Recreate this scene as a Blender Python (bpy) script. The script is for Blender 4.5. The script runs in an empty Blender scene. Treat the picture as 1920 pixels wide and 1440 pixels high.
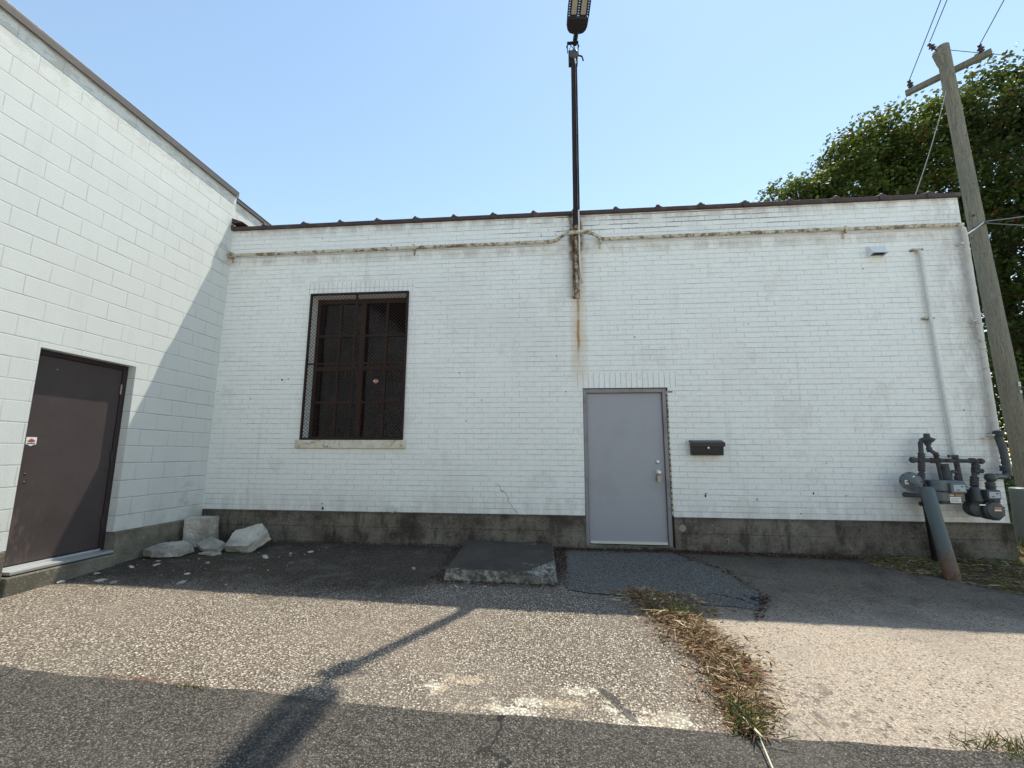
import bpy, bmesh, math, random
import numpy as np
from mathutils import Vector, Matrix, Euler, Quaternion
S = bpy.context.scene
C = S.collection
R = math.radians
rnd = random.Random(7)
nr = np.random.RandomState(11)

# ------------------------------------------------------------------ camera
cd = bpy.data.cameras.new('camera'); cam = bpy.data.objects.new('camera', cd); C.objects.link(cam)
cd.sensor_width = 36.0; cd.sensor_fit = 'HORIZONTAL'; cd.lens = 36.0*832.72/1920
cd.clip_start = 0.05; cd.clip_end = 2000
pit, yaw, rol = R(8.902), R(5.6126), R(0.2609)
fw = Vector((-math.sin(yaw)*math.cos(pit), math.cos(yaw)*math.cos(pit), math.sin(pit)))
rt = Vector((math.cos(yaw), math.sin(yaw), 0)); up = rt.cross(fw)
r2 = rt*math.cos(rol)+up*math.sin(rol); u2 = -rt*math.sin(rol)+up*math.cos(rol)
M = Matrix((r2, u2, -fw)).transposed().to_4x4(); M.translation = Vector((0, 0, 1.2))
cam.matrix_world = M
S.camera = cam
S.render.resolution_x = 1024; S.render.resolution_y = 768

# ------------------------------------------------------------------ light
SUND = Vector((0.236, 0.39, 1.0)).normalized()          # towards the sun
elev = math.asin(SUND.z); azi = math.atan2(SUND.x, SUND.y)
w = bpy.data.worlds.new('World'); S.world = w; w.use_nodes = True
nt = w.node_tree; bg = nt.nodes['Background']
sky = nt.nodes.new('ShaderNodeTexSky'); sky.sky_type = 'NISHITA'; sky.sun_disc = False
sky.sun_elevation = elev; sky.sun_rotation = azi
sky.air_density = 1.35; sky.dust_density = 0.12; sky.ozone_density = 0.0; sky.altitude = 50
nt.links.new(sky.outputs[0], bg.inputs[0]); bg.inputs[1].default_value = 0.128
sl = bpy.data.lights.new('sun', 'SUN'); sl.energy = 3.4; sl.angle = R(0.55); sl.color = (1.0, 0.955, 0.88)
so = bpy.data.objects.new('sun', sl); C.objects.link(so)
so.rotation_euler = (-SUND).to_track_quat('-Z', 'Y').to_euler(); so.location = (3, 6, 20)
S.view_settings.view_transform = 'Standard'; S.view_settings.look = 'None'
S.view_settings.use_white_balance = True; S.view_settings.white_balance_temperature = 6950; S.view_settings.white_balance_tint = 5
S.view_settings.gamma = 1.0; S.view_settings.exposure = 0.80
try: S.view_settings.use_curve_mapping = False
except Exception: pass

# ------------------------------------------------------------------ material helpers
class N:
    """small node builder"""
    def __init__(s, name, rough=0.8, spec=0.3):
        s.m = bpy.data.materials.new(name); s.m.use_nodes = True
        s.t = s.m.node_tree; s.b = s.t.nodes['Principled BSDF']
        s.b.inputs['Roughness'].default_value = rough
        s.b.inputs['Specular IOR Level'].default_value = spec
        s.g = s.t.nodes.new('ShaderNodeNewGeometry'); s.pos = s.g.outputs['Position']
    def link(s, a, b): s.t.links.new(a, b)
    def _in(s, sock, v):
        if v is None: return
        if isinstance(v, bpy.types.NodeSocket): s.t.links.new(v, sock)
        else: sock.default_value = v
    def math(s, op, a, b=None, c=None, clamp=False):
        n = s.t.nodes.new('ShaderNodeMath'); n.operation = op; n.use_clamp = clamp
        s._in(n.inputs[0], a); s._in(n.inputs[1], b); s._in(n.inputs[2], c); return n.outputs[0]
    def vmath(s, op, a, b=None):
        n = s.t.nodes.new('ShaderNodeVectorMath'); n.operation = op
        s._in(n.inputs[0], a); s._in(n.inputs[1], b); return n.outputs[0]
    def scale(s, v, f):
        n = s.t.nodes.new('ShaderNodeVectorMath'); n.operation = 'SCALE'
        s._in(n.inputs[0], v); n.inputs['Scale'].default_value = f; return n.outputs[0]
    def noise(s, sc, det=4, rough=.55, vec=None, out='Fac', dist=0):
        n = s.t.nodes.new('ShaderNodeTexNoise'); n.inputs['Scale'].default_value = sc
        n.inputs['Detail'].default_value = det; n.inputs['Roughness'].default_value = rough
        n.inputs['Distortion'].default_value = dist
        s._in(n.inputs['Vector'], vec if vec is not None else s.pos); return n.outputs[out]
    def voro(s, sc, feat='F1', vec=None, out='Distance', rand=1.0):
        n = s.t.nodes.new('ShaderNodeTexVoronoi'); n.feature = feat; n.inputs['Scale'].default_value = sc
        n.inputs['Randomness'].default_value = rand
        s._in(n.inputs['Vector'], vec if vec is not None else s.pos); return n.outputs[out]
    def ramp(s, f, stops, interp='LINEAR'):
        n = s.t.nodes.new('ShaderNodeValToRGB'); n.color_ramp.interpolation = interp
        e = n.color_ramp.elements
        while len(e) < len(stops): e.new(0.5)
        for k, (p, c) in enumerate(stops):
            e[k].position = p; e[k].color = (c, c, c, 1) if isinstance(c, (int, float)) else (*c, 1)
        s._in(n.inputs[0], f); return n.outputs[0]
    def step(s, f, a, b):
        n = s.t.nodes.new('ShaderNodeMapRange'); n.interpolation_type = 'SMOOTHSTEP'
        s._in(n.inputs[0], f); n.inputs[1].default_value = a; n.inputs[2].default_value = b
        return n.outputs[0]
    def mix(s, f, a, b, mode='MIX'):
        n = s.t.nodes.new('ShaderNodeMix'); n.data_type = 'RGBA'; n.blend_type = mode
        s._in(n.inputs[0], f)
        for sock, v in ((n.inputs[6], a), (n.inputs[7], b)):
            if isinstance(v, tuple): v = (*v, 1) if len(v) == 3 else v
            s._in(sock, v)
        return n.outputs[2]
    def xyz(s, v=None):
        n = s.t.nodes.new('ShaderNodeSeparateXYZ'); s._in(n.inputs[0], v if v is not None else s.pos)
        return n.outputs
    def comb(s, x=0., y=0., z=0.):
        n = s.t.nodes.new('ShaderNodeCombineXYZ')
        for k, v in enumerate((x, y, z)): s._in(n.inputs[k], v)
        return n.outputs[0]
    def bump(s, h, dist=0.01, st=1.0, nrm=None):
        n = s.t.nodes.new('ShaderNodeBump'); n.inputs['Distance'].default_value = dist
        n.inputs['Strength'].default_value = st; s._in(n.inputs['Height'], h)
        if nrm is not None: s._in(n.inputs['Normal'], nrm)
        return n.outputs[0]
    def done(s, col, nrm=None, rough=None, metal=None):
        if isinstance(col, tuple): s.b.inputs['Base Color'].default_value = (*col, 1)
        else: s.link(col, s.b.inputs['Base Color'])
        if nrm is not None: s.link(nrm, s.b.inputs['Normal'])
        if rough is not None: s._in(s.b.inputs['Roughness'], rough)
        if metal is not None: s._in(s.b.inputs['Metallic'], metal)
        return s.m
    def box(s, v, lo, hi, soft):
        a = s.step(v, lo-soft, lo+soft); b = s.step(v, hi-soft, hi+soft)
        return s.math('MULTIPLY', a, s.math('SUBTRACT', 1.0, b))

def paint(name, col, rough=.5, var=.12, bump=.0006, sc=40, spec=.4, dirt=None, dirtamt=.5, dsc=6, metal=None):
    n = N(name, rough, spec)
    f = n.noise(sc, 5); g = n.noise(dsc, 6, .65)
    c = n.mix(f, tuple(x*(1-var) for x in col), tuple(min(1, x*(1+var)) for x in col))
    if dirt: c = n.mix(n.math('MULTIPLY', n.step(g, .5, .68), dirtamt), c, dirt)
    return n.done(c, n.bump(f, bump, .6), metal=metal)

def mat_brick():
    n = N('painted_brick', .62, .3)
    x, y, z = n.xyz()
    h = n.math('ADD', x, y)
    wob = n.noise(2.2, 2); wob2 = n.noise(11, 3)
    zz = n.math('ADD', z, n.math('MULTIPLY', n.math('SUBTRACT', wob, .5), .012))
    zz = n.math('ADD', zz, n.math('MULTIPLY', n.math('SUBTRACT', wob2, .5), .009))
    hh = n.math('ADD', h, n.math('MULTIPLY', n.math('SUBTRACT', n.noise(9, 2, vec=n.vmath('ADD', n.pos, (5., 3., 1.))), .5), .02))
    def brick(vec, bw, rh, mort, off=.5, sq=1.0, sqf=2):
        b = n.t.nodes.new('ShaderNodeTexBrick'); n.link(vec, b.inputs['Vector'])
        b.inputs['Scale'].default_value = 1.0; b.inputs['Mortar Size'].default_value = mort
        b.inputs['Mortar Smooth'].default_value = .35; b.inputs['Bias'].default_value = 0
        b.inputs['Brick Width'].default_value = bw; b.inputs['Row Height'].default_value = rh
        b.inputs['Color1'].default_value = (0, 0, 0, 1); b.inputs['Color2'].default_value = (1, 1, 1, 1)
        b.inputs['Mortar'].default_value = (.5, .5, .5, 1)
        b.offset = off; b.squash = sq; b.squash_frequency = sqf; return b
    vec = n.comb(n.math('ADD', hh, 60.03), n.math('ADD', zz, .0715*200-.4+.0), 0.)
    bA = brick(vec, .210, .0715, .0034, .5)
    vb = n.comb(n.math('ADD', zz, .36), n.math('ADD', hh, 40.0), 0.)
    bB = brick(vb, .40, .0725, .0045, 0.)
    # soldier courses above the door and the window
    m1 = n.math('MULTIPLY', n.box(h, .379-.10+6.09, 1.50+.13+6.09, .002), n.box(z, 2.088, 2.30, .002))
    m2 = n.math('MULTIPLY', n.box(h, -3.64-.08+6.09, -2.13+.08+6.09, .002), n.box(z, 3.545, 3.745, .002))
    front = n.math('LESS_THAN', y, 6.1)
    ms = n.math('MULTIPLY', n.math('MAXIMUM', m1, m2), front)
    mort = n.mix(ms, bA.outputs['Fac'], bB.outputs['Fac'])
    bid = n.mix(ms, bA.outputs['Color'], bB.outputs['Color'])
    # painted-over joints: shallow, open in places
    big = n.noise(1.1, 5, .6)
    streak = n.noise(1.0, 4, .6, vec=n.comb(n.math('MULTIPLY', h, 2.2), 0., n.math('MULTIPLY', z, 14.0)))
    open_ = n.step(n.math('ADD', n.math('MULTIPLY', streak, .75), n.math('MULTIPLY', big, .25)), .42, .66)
    fine = n.noise(60, 4, .6)
    c = n.mix(n.noise(.8, 4), (.83, .83, .80), (.895, .895, .865))
    c = n.mix(n.math('MULTIPLY', bid, .07), c, (.62, .62, .60))
    c = n.mix(n.math('MULTIPLY', n.step(fine, .5, .66), .30), c, (.56, .55, .52))
    fr = n.math('ABSOLUTE', n.math('SUBTRACT', n.math('FRACT', n.math('DIVIDE', n.math('ADD', zz, .0715*200-.4+.0358), .0715)), .5))
    hl = n.math('MULTIPLY', n.math('SUBTRACT', 1., n.step(fr, .018, .062)), n.math('SUBTRACT', 1., ms))
    vo = n.step(n.noise(4.5, 3), .42, .62)
    jf = n.math('MAXIMUM', n.math('MULTIPLY', mort, n.math('MULTIPLY_ADD', vo, .34, .05)), n.math('MULTIPLY', hl, n.math('MULTIPLY_ADD', open_, .75, .16)))
    c = n.mix(jf, c, (.24, .235, .225))
    c = n.mix(n.math('MULTIPLY', n.math('MULTIPLY', ms, mort), .42), c, (.24, .235, .225))
    # cracked open joints near the roof
    crk = n.noise(1.0, 3, .5, vec=n.comb(n.math('MULTIPLY', h, 1.3), 7.0, n.math('MULTIPLY', z, 13.0)))
    topm = n.math('MULTIPLY', n.step(z, 4.32, 4.36), n.box(x, -.7, 3.4, .5))
    hl2 = n.math('SUBTRACT', 1., n.step(fr, .05, .10))
    hard = n.math('MULTIPLY', n.math('MAXIMUM', hl2, n.math('MULTIPLY', n.step(mort, .4, .9), .5)), n.step(crk, .46, .50))
    c = n.mix(n.math('MULTIPLY', n.math('MULTIPLY', topm, hard), .95), c, (.05, .035, .03))
    # dark chips
    v = n.voro(3.1); vr = n.noise(40, 3)
    chip = n.math('LESS_THAN', n.math('ADD', v, n.math('MULTIPLY', vr, .05)), .062)
    c = n.mix(n.math('MULTIPLY', chip, .75), c, (.12, .10, .09))
    # grime under the coping, beside the corner, along the foundation
    gr = n.noise(3.0, 6, .7, vec=n.comb(n.math('MULTIPLY', h, 2.0), 0., n.math('MULTIPLY', z, .7)))
    gm = n.math('MAXIMUM', n.step(z, 4.42, 4.66), n.math('MULTIPLY', n.math('SUBTRACT', 1., n.step(z, .42, .75)), .5))
    gm = n.math('MAXIMUM', gm, n.math('MULTIPLY', n.box(z, 4.05, 4.18, .05), .7))
    gm = n.math('MAXIMUM', gm, n.math('MULTIPLY', n.step(x, 4.7, 5.4), .8))
    c = n.mix(n.math('MULTIPLY', gm, n.math('MULTIPLY', n.step(gr, .38, .62), .62)), c, (.38, .31, .27))
    blot = n.noise(.55, 5, .6, vec=n.vmath('ADD', n.pos, (9., 2., 4.)))
    c = n.mix(n.math('MULTIPLY', n.step(blot, .5, .7), .20), c, (.56, .53, .50))
    # worn, patched paint and dirty drips
    pe = n.noise(1.7, 7, .72, vec=n.vmath('ADD', n.pos, (2., 7., 3.)))
    c = n.mix(n.math('MULTIPLY', n.step(pe, .56, .62), .22), c, (.55, .52, .47))
    drip = n.noise(1., 5, .7, vec=n.comb(n.math('MULTIPLY', h, 5.), 3., n.math('MULTIPLY', z, .45)))
    c = n.mix(n.math('MULTIPLY', n.step(drip, .56, .70), .22), c, (.50, .47, .42))
    # rust run below the lamp bracket
    rn = n.noise(6, 4, .6); wx = n.math('ADD', x, n.math('MULTIPLY', n.math('SUBTRACT', n.noise(2.5, 2), .5), .06))
    core = n.math('MULTIPLY', n.box(wx, .318, .350, .018), n.box(z, 2.55, 3.42, .25))
    halo = n.math('MULTIPLY', n.box(wx, .24, .43, .06), n.box(z, 2.2, 4.6, .25))
    halo = n.math('MULTIPLY', halo, n.math('MULTIPLY_ADD', rn, .8, .15))
    c = n.mix(n.math('MULTIPLY', halo, .9), c, (.62, .47, .30))
    c = n.mix(n.math('MULTIPLY', core, n.step(rn, .25, .6)), c, (.36, .17, .05))
    rtop = n.math('MULTIPLY', n.box(wx, .22, .42, .03), n.box(z, 3.95, 4.7, .05))
    c = n.mix(n.math('MULTIPLY', rtop, n.step(rn, .35, .6)), c, (.22, .13, .08))
    # hairline crack climbing from the foundation
    cz = n.math('MULTIPLY_ADD', n.math('SUBTRACT', z, .3), -.72, -.43)
    cw = n.math('MULTIPLY', n.math('SUBTRACT', n.noise(8, 3), .5), .16)
    d = n.math('ABSOLUTE', n.math('SUBTRACT', n.math('ADD', x, cw), cz))
    ck = n.math('MULTIPLY', n.math('LESS_THAN', d, .005), n.box(z, .3, .80, .01))
    c = n.mix(n.math('MULTIPLY', ck, .6), c, (.12, .11, .11))
    hgt = n.math('ADD', n.math('MULTIPLY', n.math('SUBTRACT', 1., mort), 1.0), n.math('MULTIPLY', bid, .12))
    b1 = n.bump(hgt, .0035, .8); b2 = n.bump(n.noise(90, 5, .65), .0018, .8, b1)
    return n.done(c, b2, n.math('MULTIPLY_ADD', fine, .2, .5))

def mat_block():
    n = N('painted_block', .7, .3)
    x, y, z = n.xyz()
    h = n.math('ADD', x, y)
    w1 = n.math('MULTIPLY', n.math('SUBTRACT', n.noise(5, 3), .5), .008)
    vec = n.comb(n.math('ADD', n.math('ADD', h, w1), 5.03-3.767+40.0), n.math('ADD', n.math('ADD', z, w1), -.272+20*.2), 0.)
    b = n.t.nodes.new('ShaderNodeTexBrick'); n.link(vec, b.inputs['Vector'])
    b.inputs['Scale'].default_value = 1.0; b.inputs['Mortar Size'].default_value = .0045
    b.inputs['Mortar Smooth'].default_value = .3; b.inputs['Brick Width'].default_value = .4; b.inputs['Row Height'].default_value = .2
    b.inputs['Color1'].default_value = (0, 0, 0, 1); b.inputs['Color2'].default_value = (1, 1, 1, 1)
    b.offset = .5; mort = b.outputs['Fac']; bid = b.outputs['Color']
    v = n.voro(170, 'F1'); pit = n.step(v, .12, .5)
    c = n.mix(n.noise(1.2, 4), (.66, .67, .65), (.75, .76, .735))
    c = n.mix(n.math('MULTIPLY', bid, .14), c, (.67, .67, .64))
    fine = n.noise(130, 4, .7)
    c = n.mix(n.math('MULTIPLY', n.step(fine, .48, .64), .42), c, (.46, .455, .43))
    frb = n.math('ABSOLUTE', n.math('SUBTRACT', n.math('FRACT', n.math('DIVIDE', n.math('ADD', n.math('ADD', z, w1), -.272+20*.2+.1), .2)), .5))
    hlb = n.math('SUBTRACT', 1., n.step(frb, .010, .026))
    ope = n.step(n.noise(2.6, 4, .6), .38, .62)
    c = n.mix(n.math('MULTIPLY', mort, n.math('MULTIPLY_ADD', n.step(n.noise(1.7, 3), .42, .62), .38, .04)), c, (.36, .355, .345))
    c = n.mix(n.math('MULTIPLY', hlb, n.math('MULTIPLY_ADD', ope, .62, .22)), c, (.25, .25, .245))
    up = n.box(n.math('FRACT', n.math('DIVIDE', n.math('ADD', n.math('ADD', z, w1), -.272+4.), .2)), .93, .975, .012)  # pale band below each course joint: a highlight painted into the colour
    c = n.mix(n.math('MULTIPLY', up, .45), c, (.90, .91, .89))
    roll = n.noise(1.0, 4, .6, vec=n.comb(0., n.math('MULTIPLY', h, 3.5), n.math('MULTIPLY', z, .8)))
    c = n.mix(n.math('MULTIPLY', n.step(roll, .48, .66), .14), c, (.52, .53, .51))
    low = n.math('MULTIPLY', n.math('SUBTRACT', 1., n.step(z, .30, .75)), n.step(n.noise(4, 6, .7), .42, .62))
    c = n.mix(n.math('MULTIPLY', low, .30), c, (.36, .34, .30))
    # flaking paint and grime under the coping
    fl = n.noise(5, 6, .7, vec=n.comb(0., n.math('MULTIPLY', h, 1.0), n.math('MULTIPLY', z, 2.2)))
    tm = n.step(z, 4.75, 5.2)
    c = n.mix(n.math('MULTIPLY', tm, n.math('MULTIPLY', n.step(fl, .50, .58), .55)), c, (.50, .455, .39))
    edge = n.math('MULTIPLY', n.box(fl, .515, .53, .004), tm)
    c = n.mix(n.math('MULTIPLY', edge, .6), c, (.25, .24, .23))
    gy = n.math('MULTIPLY', n.box(h, .55, .95, .2), n.box(z, .1, .9, .25))
    c = n.mix(n.math('MULTIPLY', gy, n.math('MULTIPLY', n.step(fl, .45, .7), .4)), c, (.3, .29, .27))
    # patched ring where the conduit enters
    dy = n.math('SUBTRACT', y, 5.93); dz = n.math('SUBTRACT', z, 4.20)
    dd = n.math('SQRT', n.math('ADD', n.math('MULTIPLY', dy, dy), n.math('MULTIPLY', dz, dz)))
    c = n.mix(n.math('MULTIPLY', n.box(n.math('ADD', dd, n.math('MULTIPLY', fl, .06)), .13, .19, .02), .35), c, (.4, .4, .4))
    b1 = n.bump(n.math('SUBTRACT', 1., mort), .005, .9)
    b2 = n.bump(n.math('ADD', fine, n.math('MULTIPLY', pit, .6)), .0032, .8, b1)
    return n.done(c, b2)

def mat_concrete(name, a, b_, dark, sc=1.0, moss=0.0, dsc=2.4):
    n = N(name, .9, .2)
    g = n.noise(dsc*sc, 7, .68); f = n.noise(45*sc, 5, .7); big = n.noise(.9*sc, 5, .6)
    c = n.mix(g, a, b_)
    c = n.mix(n.math('MULTIPLY', n.step(big, .42, .62), .75), c, dark)
    pits = n.voro(38*sc); sp = n.math('LESS_THAN', pits, .16)
    c = n.mix(n.math('MULTIPLY', sp, .5), c, tuple(min(1, v*1.9) for v in b_))
    c = n.mix(n.math('MULTIPLY', n.step(f, .5, .72), .5), c, dark)
    chips = n.step(n.noise(4.2*sc, 6, .75, vec=n.vmath('ADD', n.pos, (3., 8., 1.))), .66, .70)
    c = n.mix(n.math('MULTIPLY', chips, .35), c, tuple(min(1, v*1.9) for v in b_))
    if moss:
        x, y, z = n.xyz()
        mm = n.math('MULTIPLY', n.step(n.noise(6, 5, .7), .5, .62), moss)
        c = n.mix(mm, c, (.045, .06, .02))
    bb = n.bump(n.math('ADD', f, n.math('MULTIPLY', g, 2.)), .006, .8)
    return n.done(c, bb)

def mat_aggregate():
    n = N('exposed_aggregate', .85, .25)
    x, y, z = n.xyz()
    wp = n.vmath('ADD', n.pos, n.scale(n.noise(30, 2, out='Color'), .012))
    cs = n.voro(60, vec=wp, out='Color'); ds = n.voro(60, vec=wp)
    cs2 = n.voro(125, vec=wp, out='Color'); ds2 = n.voro(125, vec=wp)
    cr = n.xyz(cs); cr2 = n.xyz(cs2)
    stone = n.ramp(cr[0], [(0, (.12, .092, .078)), (.25, (.26, .205, .168)), (.5, (.39, .325, .265)), (.78, (.52, .455, .375)), (1, (.66, .60, .51))])
    stone2 = n.ramp(cr2[1], [(0, (.07, .055, .045)), (.5, (.19, .158, .126)), (1, (.40, .345, .275))])
    m = n.step(ds, .34, .50)
    c = n.mix(m, stone, stone2)
    gap = n.math('MULTIPLY', m, n.step(ds2, .40, .62))
    c = n.mix(n.math('MULTIPLY', gap, .9), c, (.05, .038, .03))
    wear = n.noise(1.3, 5, .65); wear2 = n.noise(.5, 4, .6, vec=n.vmath('ADD', n.pos, (4., 1., 0.)))
    c = n.mix(n.math('MULTIPLY', n.step(wear, .40, .68), .45), c, (.20, .17, .145))
    c = n.mix(n.math('MULTIPLY', n.step(wear2, .45, .7), .30), c, (.30, .24, .19))
    # old tar stain nearer the wall, with the roof's shade darkened into the colour
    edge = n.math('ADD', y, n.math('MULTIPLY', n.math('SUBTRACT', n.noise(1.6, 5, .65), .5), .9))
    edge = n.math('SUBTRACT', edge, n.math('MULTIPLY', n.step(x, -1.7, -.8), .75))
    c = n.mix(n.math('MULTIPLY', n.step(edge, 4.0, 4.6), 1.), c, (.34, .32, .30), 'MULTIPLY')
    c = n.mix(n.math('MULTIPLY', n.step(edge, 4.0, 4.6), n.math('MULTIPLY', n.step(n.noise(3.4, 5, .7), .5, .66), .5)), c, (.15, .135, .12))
    # spilled cement smears
    nz = n.noise(7, 6, .7); nz2 = n.noise(2.6, 5, .6)
    tot = None
    for (px, py, rx, ry) in ((-.05, 2.90, .30, .05), (.62, 2.87, .22, .05), (-.78, 2.98, .09, .06), (-.55, 3.08, .14, .06), (.15, 3.04, .11, .05), (.52, 2.81, .26, .055), (-.35, 2.81, .28, .035), (.25, 2.90, .10, .06)):
        a = n.math('DIVIDE', n.math('SUBTRACT', x, px), rx); b = n.math('DIVIDE', n.math('SUBTRACT', y, py), ry)
        d = n.math('SQRT', n.math('ADD', n.math('MULTIPLY', a, a), n.math('MULTIPLY', b, b)))
        d = n.math('SUBTRACT', 1.55, d)
        tot = d if tot is None else n.math('MAXIMUM', tot, d)
    nz3 = n.noise(16, 6, .8)
    sm = n.step(n.math('ADD', tot, n.math('ADD', n.math('MULTIPLY', n.math('SUBTRACT', nz, .5), 5.5), n.math('MULTIPLY', n.math('SUBTRACT', nz3, .5), 4.0))), .45, 1.1)
    sm = n.math('MULTIPLY', sm, n.math('MULTIPLY_ADD', n.step(ds, .6, .3), .65, .35))
    c = n.mix(n.math('MULTIPLY', sm, .85), c, n.mix(n.step(nz2, .45, .55), (.78, .72, .59), (.56, .45, .32)))
    # dark tar drips
    a = n.math('SUBTRACT', x, n.math('MULTIPLY_ADD', n.math('SUBTRACT', y, 2.72), -.55, .47))
    tar = n.math('MULTIPLY', n.math('LESS_THAN', n.math('ABSOLUTE', n.math('ADD', a, n.math('MULTIPLY', n.math('SUBTRACT', nz, .5), .25))), .028), n.box(y, 2.78, 3.08, .02))
    c = n.mix(n.math('MULTIPLY', tar, .8), c, (.05, .045, .045))
    # brown leaf stain at the joint
    st = n.math('MULTIPLY', n.box(y, 2.68, 2.80, .03), n.box(x, -2.8, -2.3, .15))
    c = n.mix(n.math('MULTIPLY', st, n.step(nz, .4, .6)), c, (.13, .065, .04))
    h = n.math('SUBTRACT', n.math('MULTIPLY', n.math('SUBTRACT', 1., ds), 1.0), n.math('MULTIPLY', ds2, .5))
    b1 = n.bump(h, .010, .9); b2 = n.bump(n.noise(220, 3), .002, .6, b1)
    return n.done(c, b2)

def mat_asphalt(name, base, stone, light, sc=150, wear=.3, cracks=.0, patchy=(.1, .1, .1), lo=.30):
    n = N(name, .88, .25)
    x, y, z = n.xyz()
    wp = n.vmath('ADD', n.pos, n.scale(n.noise(40, 2, out='Color'), .008))
    cs = n.voro(sc, vec=wp, out='Color'); ds = n.voro(sc, vec=wp); q = n.xyz(cs)
    c = n.ramp(q[0], [(0, base), (lo, base), (.62, stone), (.9, stone), (1, light)])
    c = n.mix(n.math('MULTIPLY', n.step(ds, .4, .65), .7), c, tuple(v*.5 for v in base))
    g = n.noise(1.2, 6, .65); c = n.mix(n.math('MULTIPLY', n.step(g, .45, .7), wear), c, patchy)
    f = n.noise(25, 5, .7); c = n.mix(n.math('MULTIPLY', n.step(f, .52, .7), .3), c, tuple(v*.6 for v in base))
    hh = n.math('MULTIPLY', ds, -1.)
    if cracks:
        wv = n.vmath('ADD', n.pos, n.scale(n.noise(3.5, 5, out='Color'), .5))
        e = n.voro(.75, 'DISTANCE_TO_EDGE', vec=wv)
        ck = n.math('MULTIPLY', n.math('LESS_THAN', e, .0065), n.step(n.noise(.7, 2), .42, .6))
        c = n.mix(n.math('MULTIPLY', ck, cracks), c, (.012, .012, .012))
        hh = n.math('SUBTRACT', hh, n.math('MULTIPLY', ck, 2.))
    b1 = n.bump(hh, .006, .9); b2 = n.bump(n.noise(8, 5), .01, .5, b1)
    return n.done(c, b2), n

def mat_pad():
    n = N('worn_pad', .9, .2)
    x, y, z = n.xyz()
    wp = n.vmath('ADD', n.pos, n.scale(n.noise(40, 2, out='Color'), .01))
    ds = n.voro(105, vec=wp); q = n.xyz(n.voro(105, vec=wp, out='Color'))
    c = n.ramp(q[0], [(0, (.27, .205, .158)), (.3, (.38, .305, .240)), (.7, (.46, .38, .302)), (1, (.55, .475, .385))])
    # dark stones
    d2 = n.voro(34, vec=wp); q2 = n.xyz(n.voro(34, vec=wp, out='Color'))
    dk = n.math('MULTIPLY', n.math('LESS_THAN', d2, .30), n.math('GREATER_THAN', q2[1], .55))
    dens = n.step(n.noise(1.6, 4), .35, .6)
    c = n.mix(n.math('MULTIPLY', dk, n.math('MULTIPLY_ADD', dens, .5, .35)), c, (.07, .065, .06))
    c = n.mix(n.math('MULTIPLY', n.step(ds, .42, .7), .55), c, (.17, .15, .13))
    g = n.noise(1.1, 6, .65)
    c = n.mix(n.math('MULTIPLY', n.step(g, .5, .72), .4), c, (.24, .205, .17))
    blk = n.math('MULTIPLY', n.box(x, .9, 2.0, .3), n.box(y, 2.8, 3.3, .15))
    c = n.mix(n.math('MULTIPLY', n.math('MULTIPLY', blk, n.step(n.noise(14, 4, .7), .52, .6)), .6), c, (.10, .08, .07))
    # darker asphalt towards the wall, with the building's shade painted into its colour
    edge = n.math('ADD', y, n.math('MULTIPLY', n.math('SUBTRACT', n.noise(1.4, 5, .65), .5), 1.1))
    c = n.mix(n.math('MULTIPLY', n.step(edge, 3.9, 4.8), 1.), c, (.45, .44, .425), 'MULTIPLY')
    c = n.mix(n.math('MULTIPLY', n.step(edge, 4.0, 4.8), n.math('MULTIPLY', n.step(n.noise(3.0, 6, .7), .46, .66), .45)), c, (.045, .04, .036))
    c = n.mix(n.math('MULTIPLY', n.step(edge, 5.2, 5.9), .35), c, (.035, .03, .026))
    b1 = n.bump(n.math('ADD', n.math('MULTIPLY', ds, -1.), n.math('MULTIPLY', dk, -.5)), .006, .9)
    return n.done(c, b1)

def mat_wood():
    n = N('weathered_pole', .9, .15)
    x, y, z = n.xyz()
    v = n.comb(n.math('MULTIPLY', x, 9.), n.math('MULTIPLY', y, 9.), n.math('MULTIPLY', z, .7))
    g = n.noise(4, 6, .65, vec=v); f = n.noise(14, 5, .6, vec=v); b = n.noise(.8, 4)
    c = n.mix(g, (.10, .092, .072), (.36, .34, .275))
    c = n.mix(n.math('MULTIPLY', n.step(f, .56, .64), .75), c, (.04, .034, .026))
    c = n.mix(n.math('MULTIPLY', n.step(b, .45, .7), .5), c, (.15, .16, .125))
    kn = n.math('LESS_THAN', n.voro(2.4), .07)
    c = n.mix(n.math('MULTIPLY', kn, .8), c, (.05, .04, .035))
    return n.done(c, n.bump(n.math('ADD', g, f), .02, .8))

def mat_leaf(name, c1, c2, tr=.35):
    n = N(name, .5, .35)
    ob = n.t.nodes.new('ShaderNodeAttribute'); ob.attribute_name = 'tint'
    c = n.ramp(ob.outputs['Fac'], [(0, c1), (.7, c2), (.93, tuple(min(1, v*1.3) for v in c2)), (1, (.19, .085, .035))])
    n.done(c)
    t = n.t.nodes.new('ShaderNodeBsdfTranslucent')
    tc = n.mix(.5, c, (.16, .20, .02)); n.link(tc, t.inputs['Color'])
    mx = n.t.nodes.new('ShaderNodeMixShader'); mx.inputs[0].default_value = tr
    n.link(n.b.outputs[0], mx.inputs[1]); n.link(t.outputs[0], mx.inputs[2])
    n.link(mx.outputs[0], n.t.nodes['Material Output'].inputs['Surface'])
    return n.m

def mat_straw(name, stops):
    n = N(name, .85, .15)
    ob = n.t.nodes.new('ShaderNodeAttribute'); ob.attribute_name = 'tint'
    return n.done(n.ramp(ob.outputs['Fac'], stops))

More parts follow.
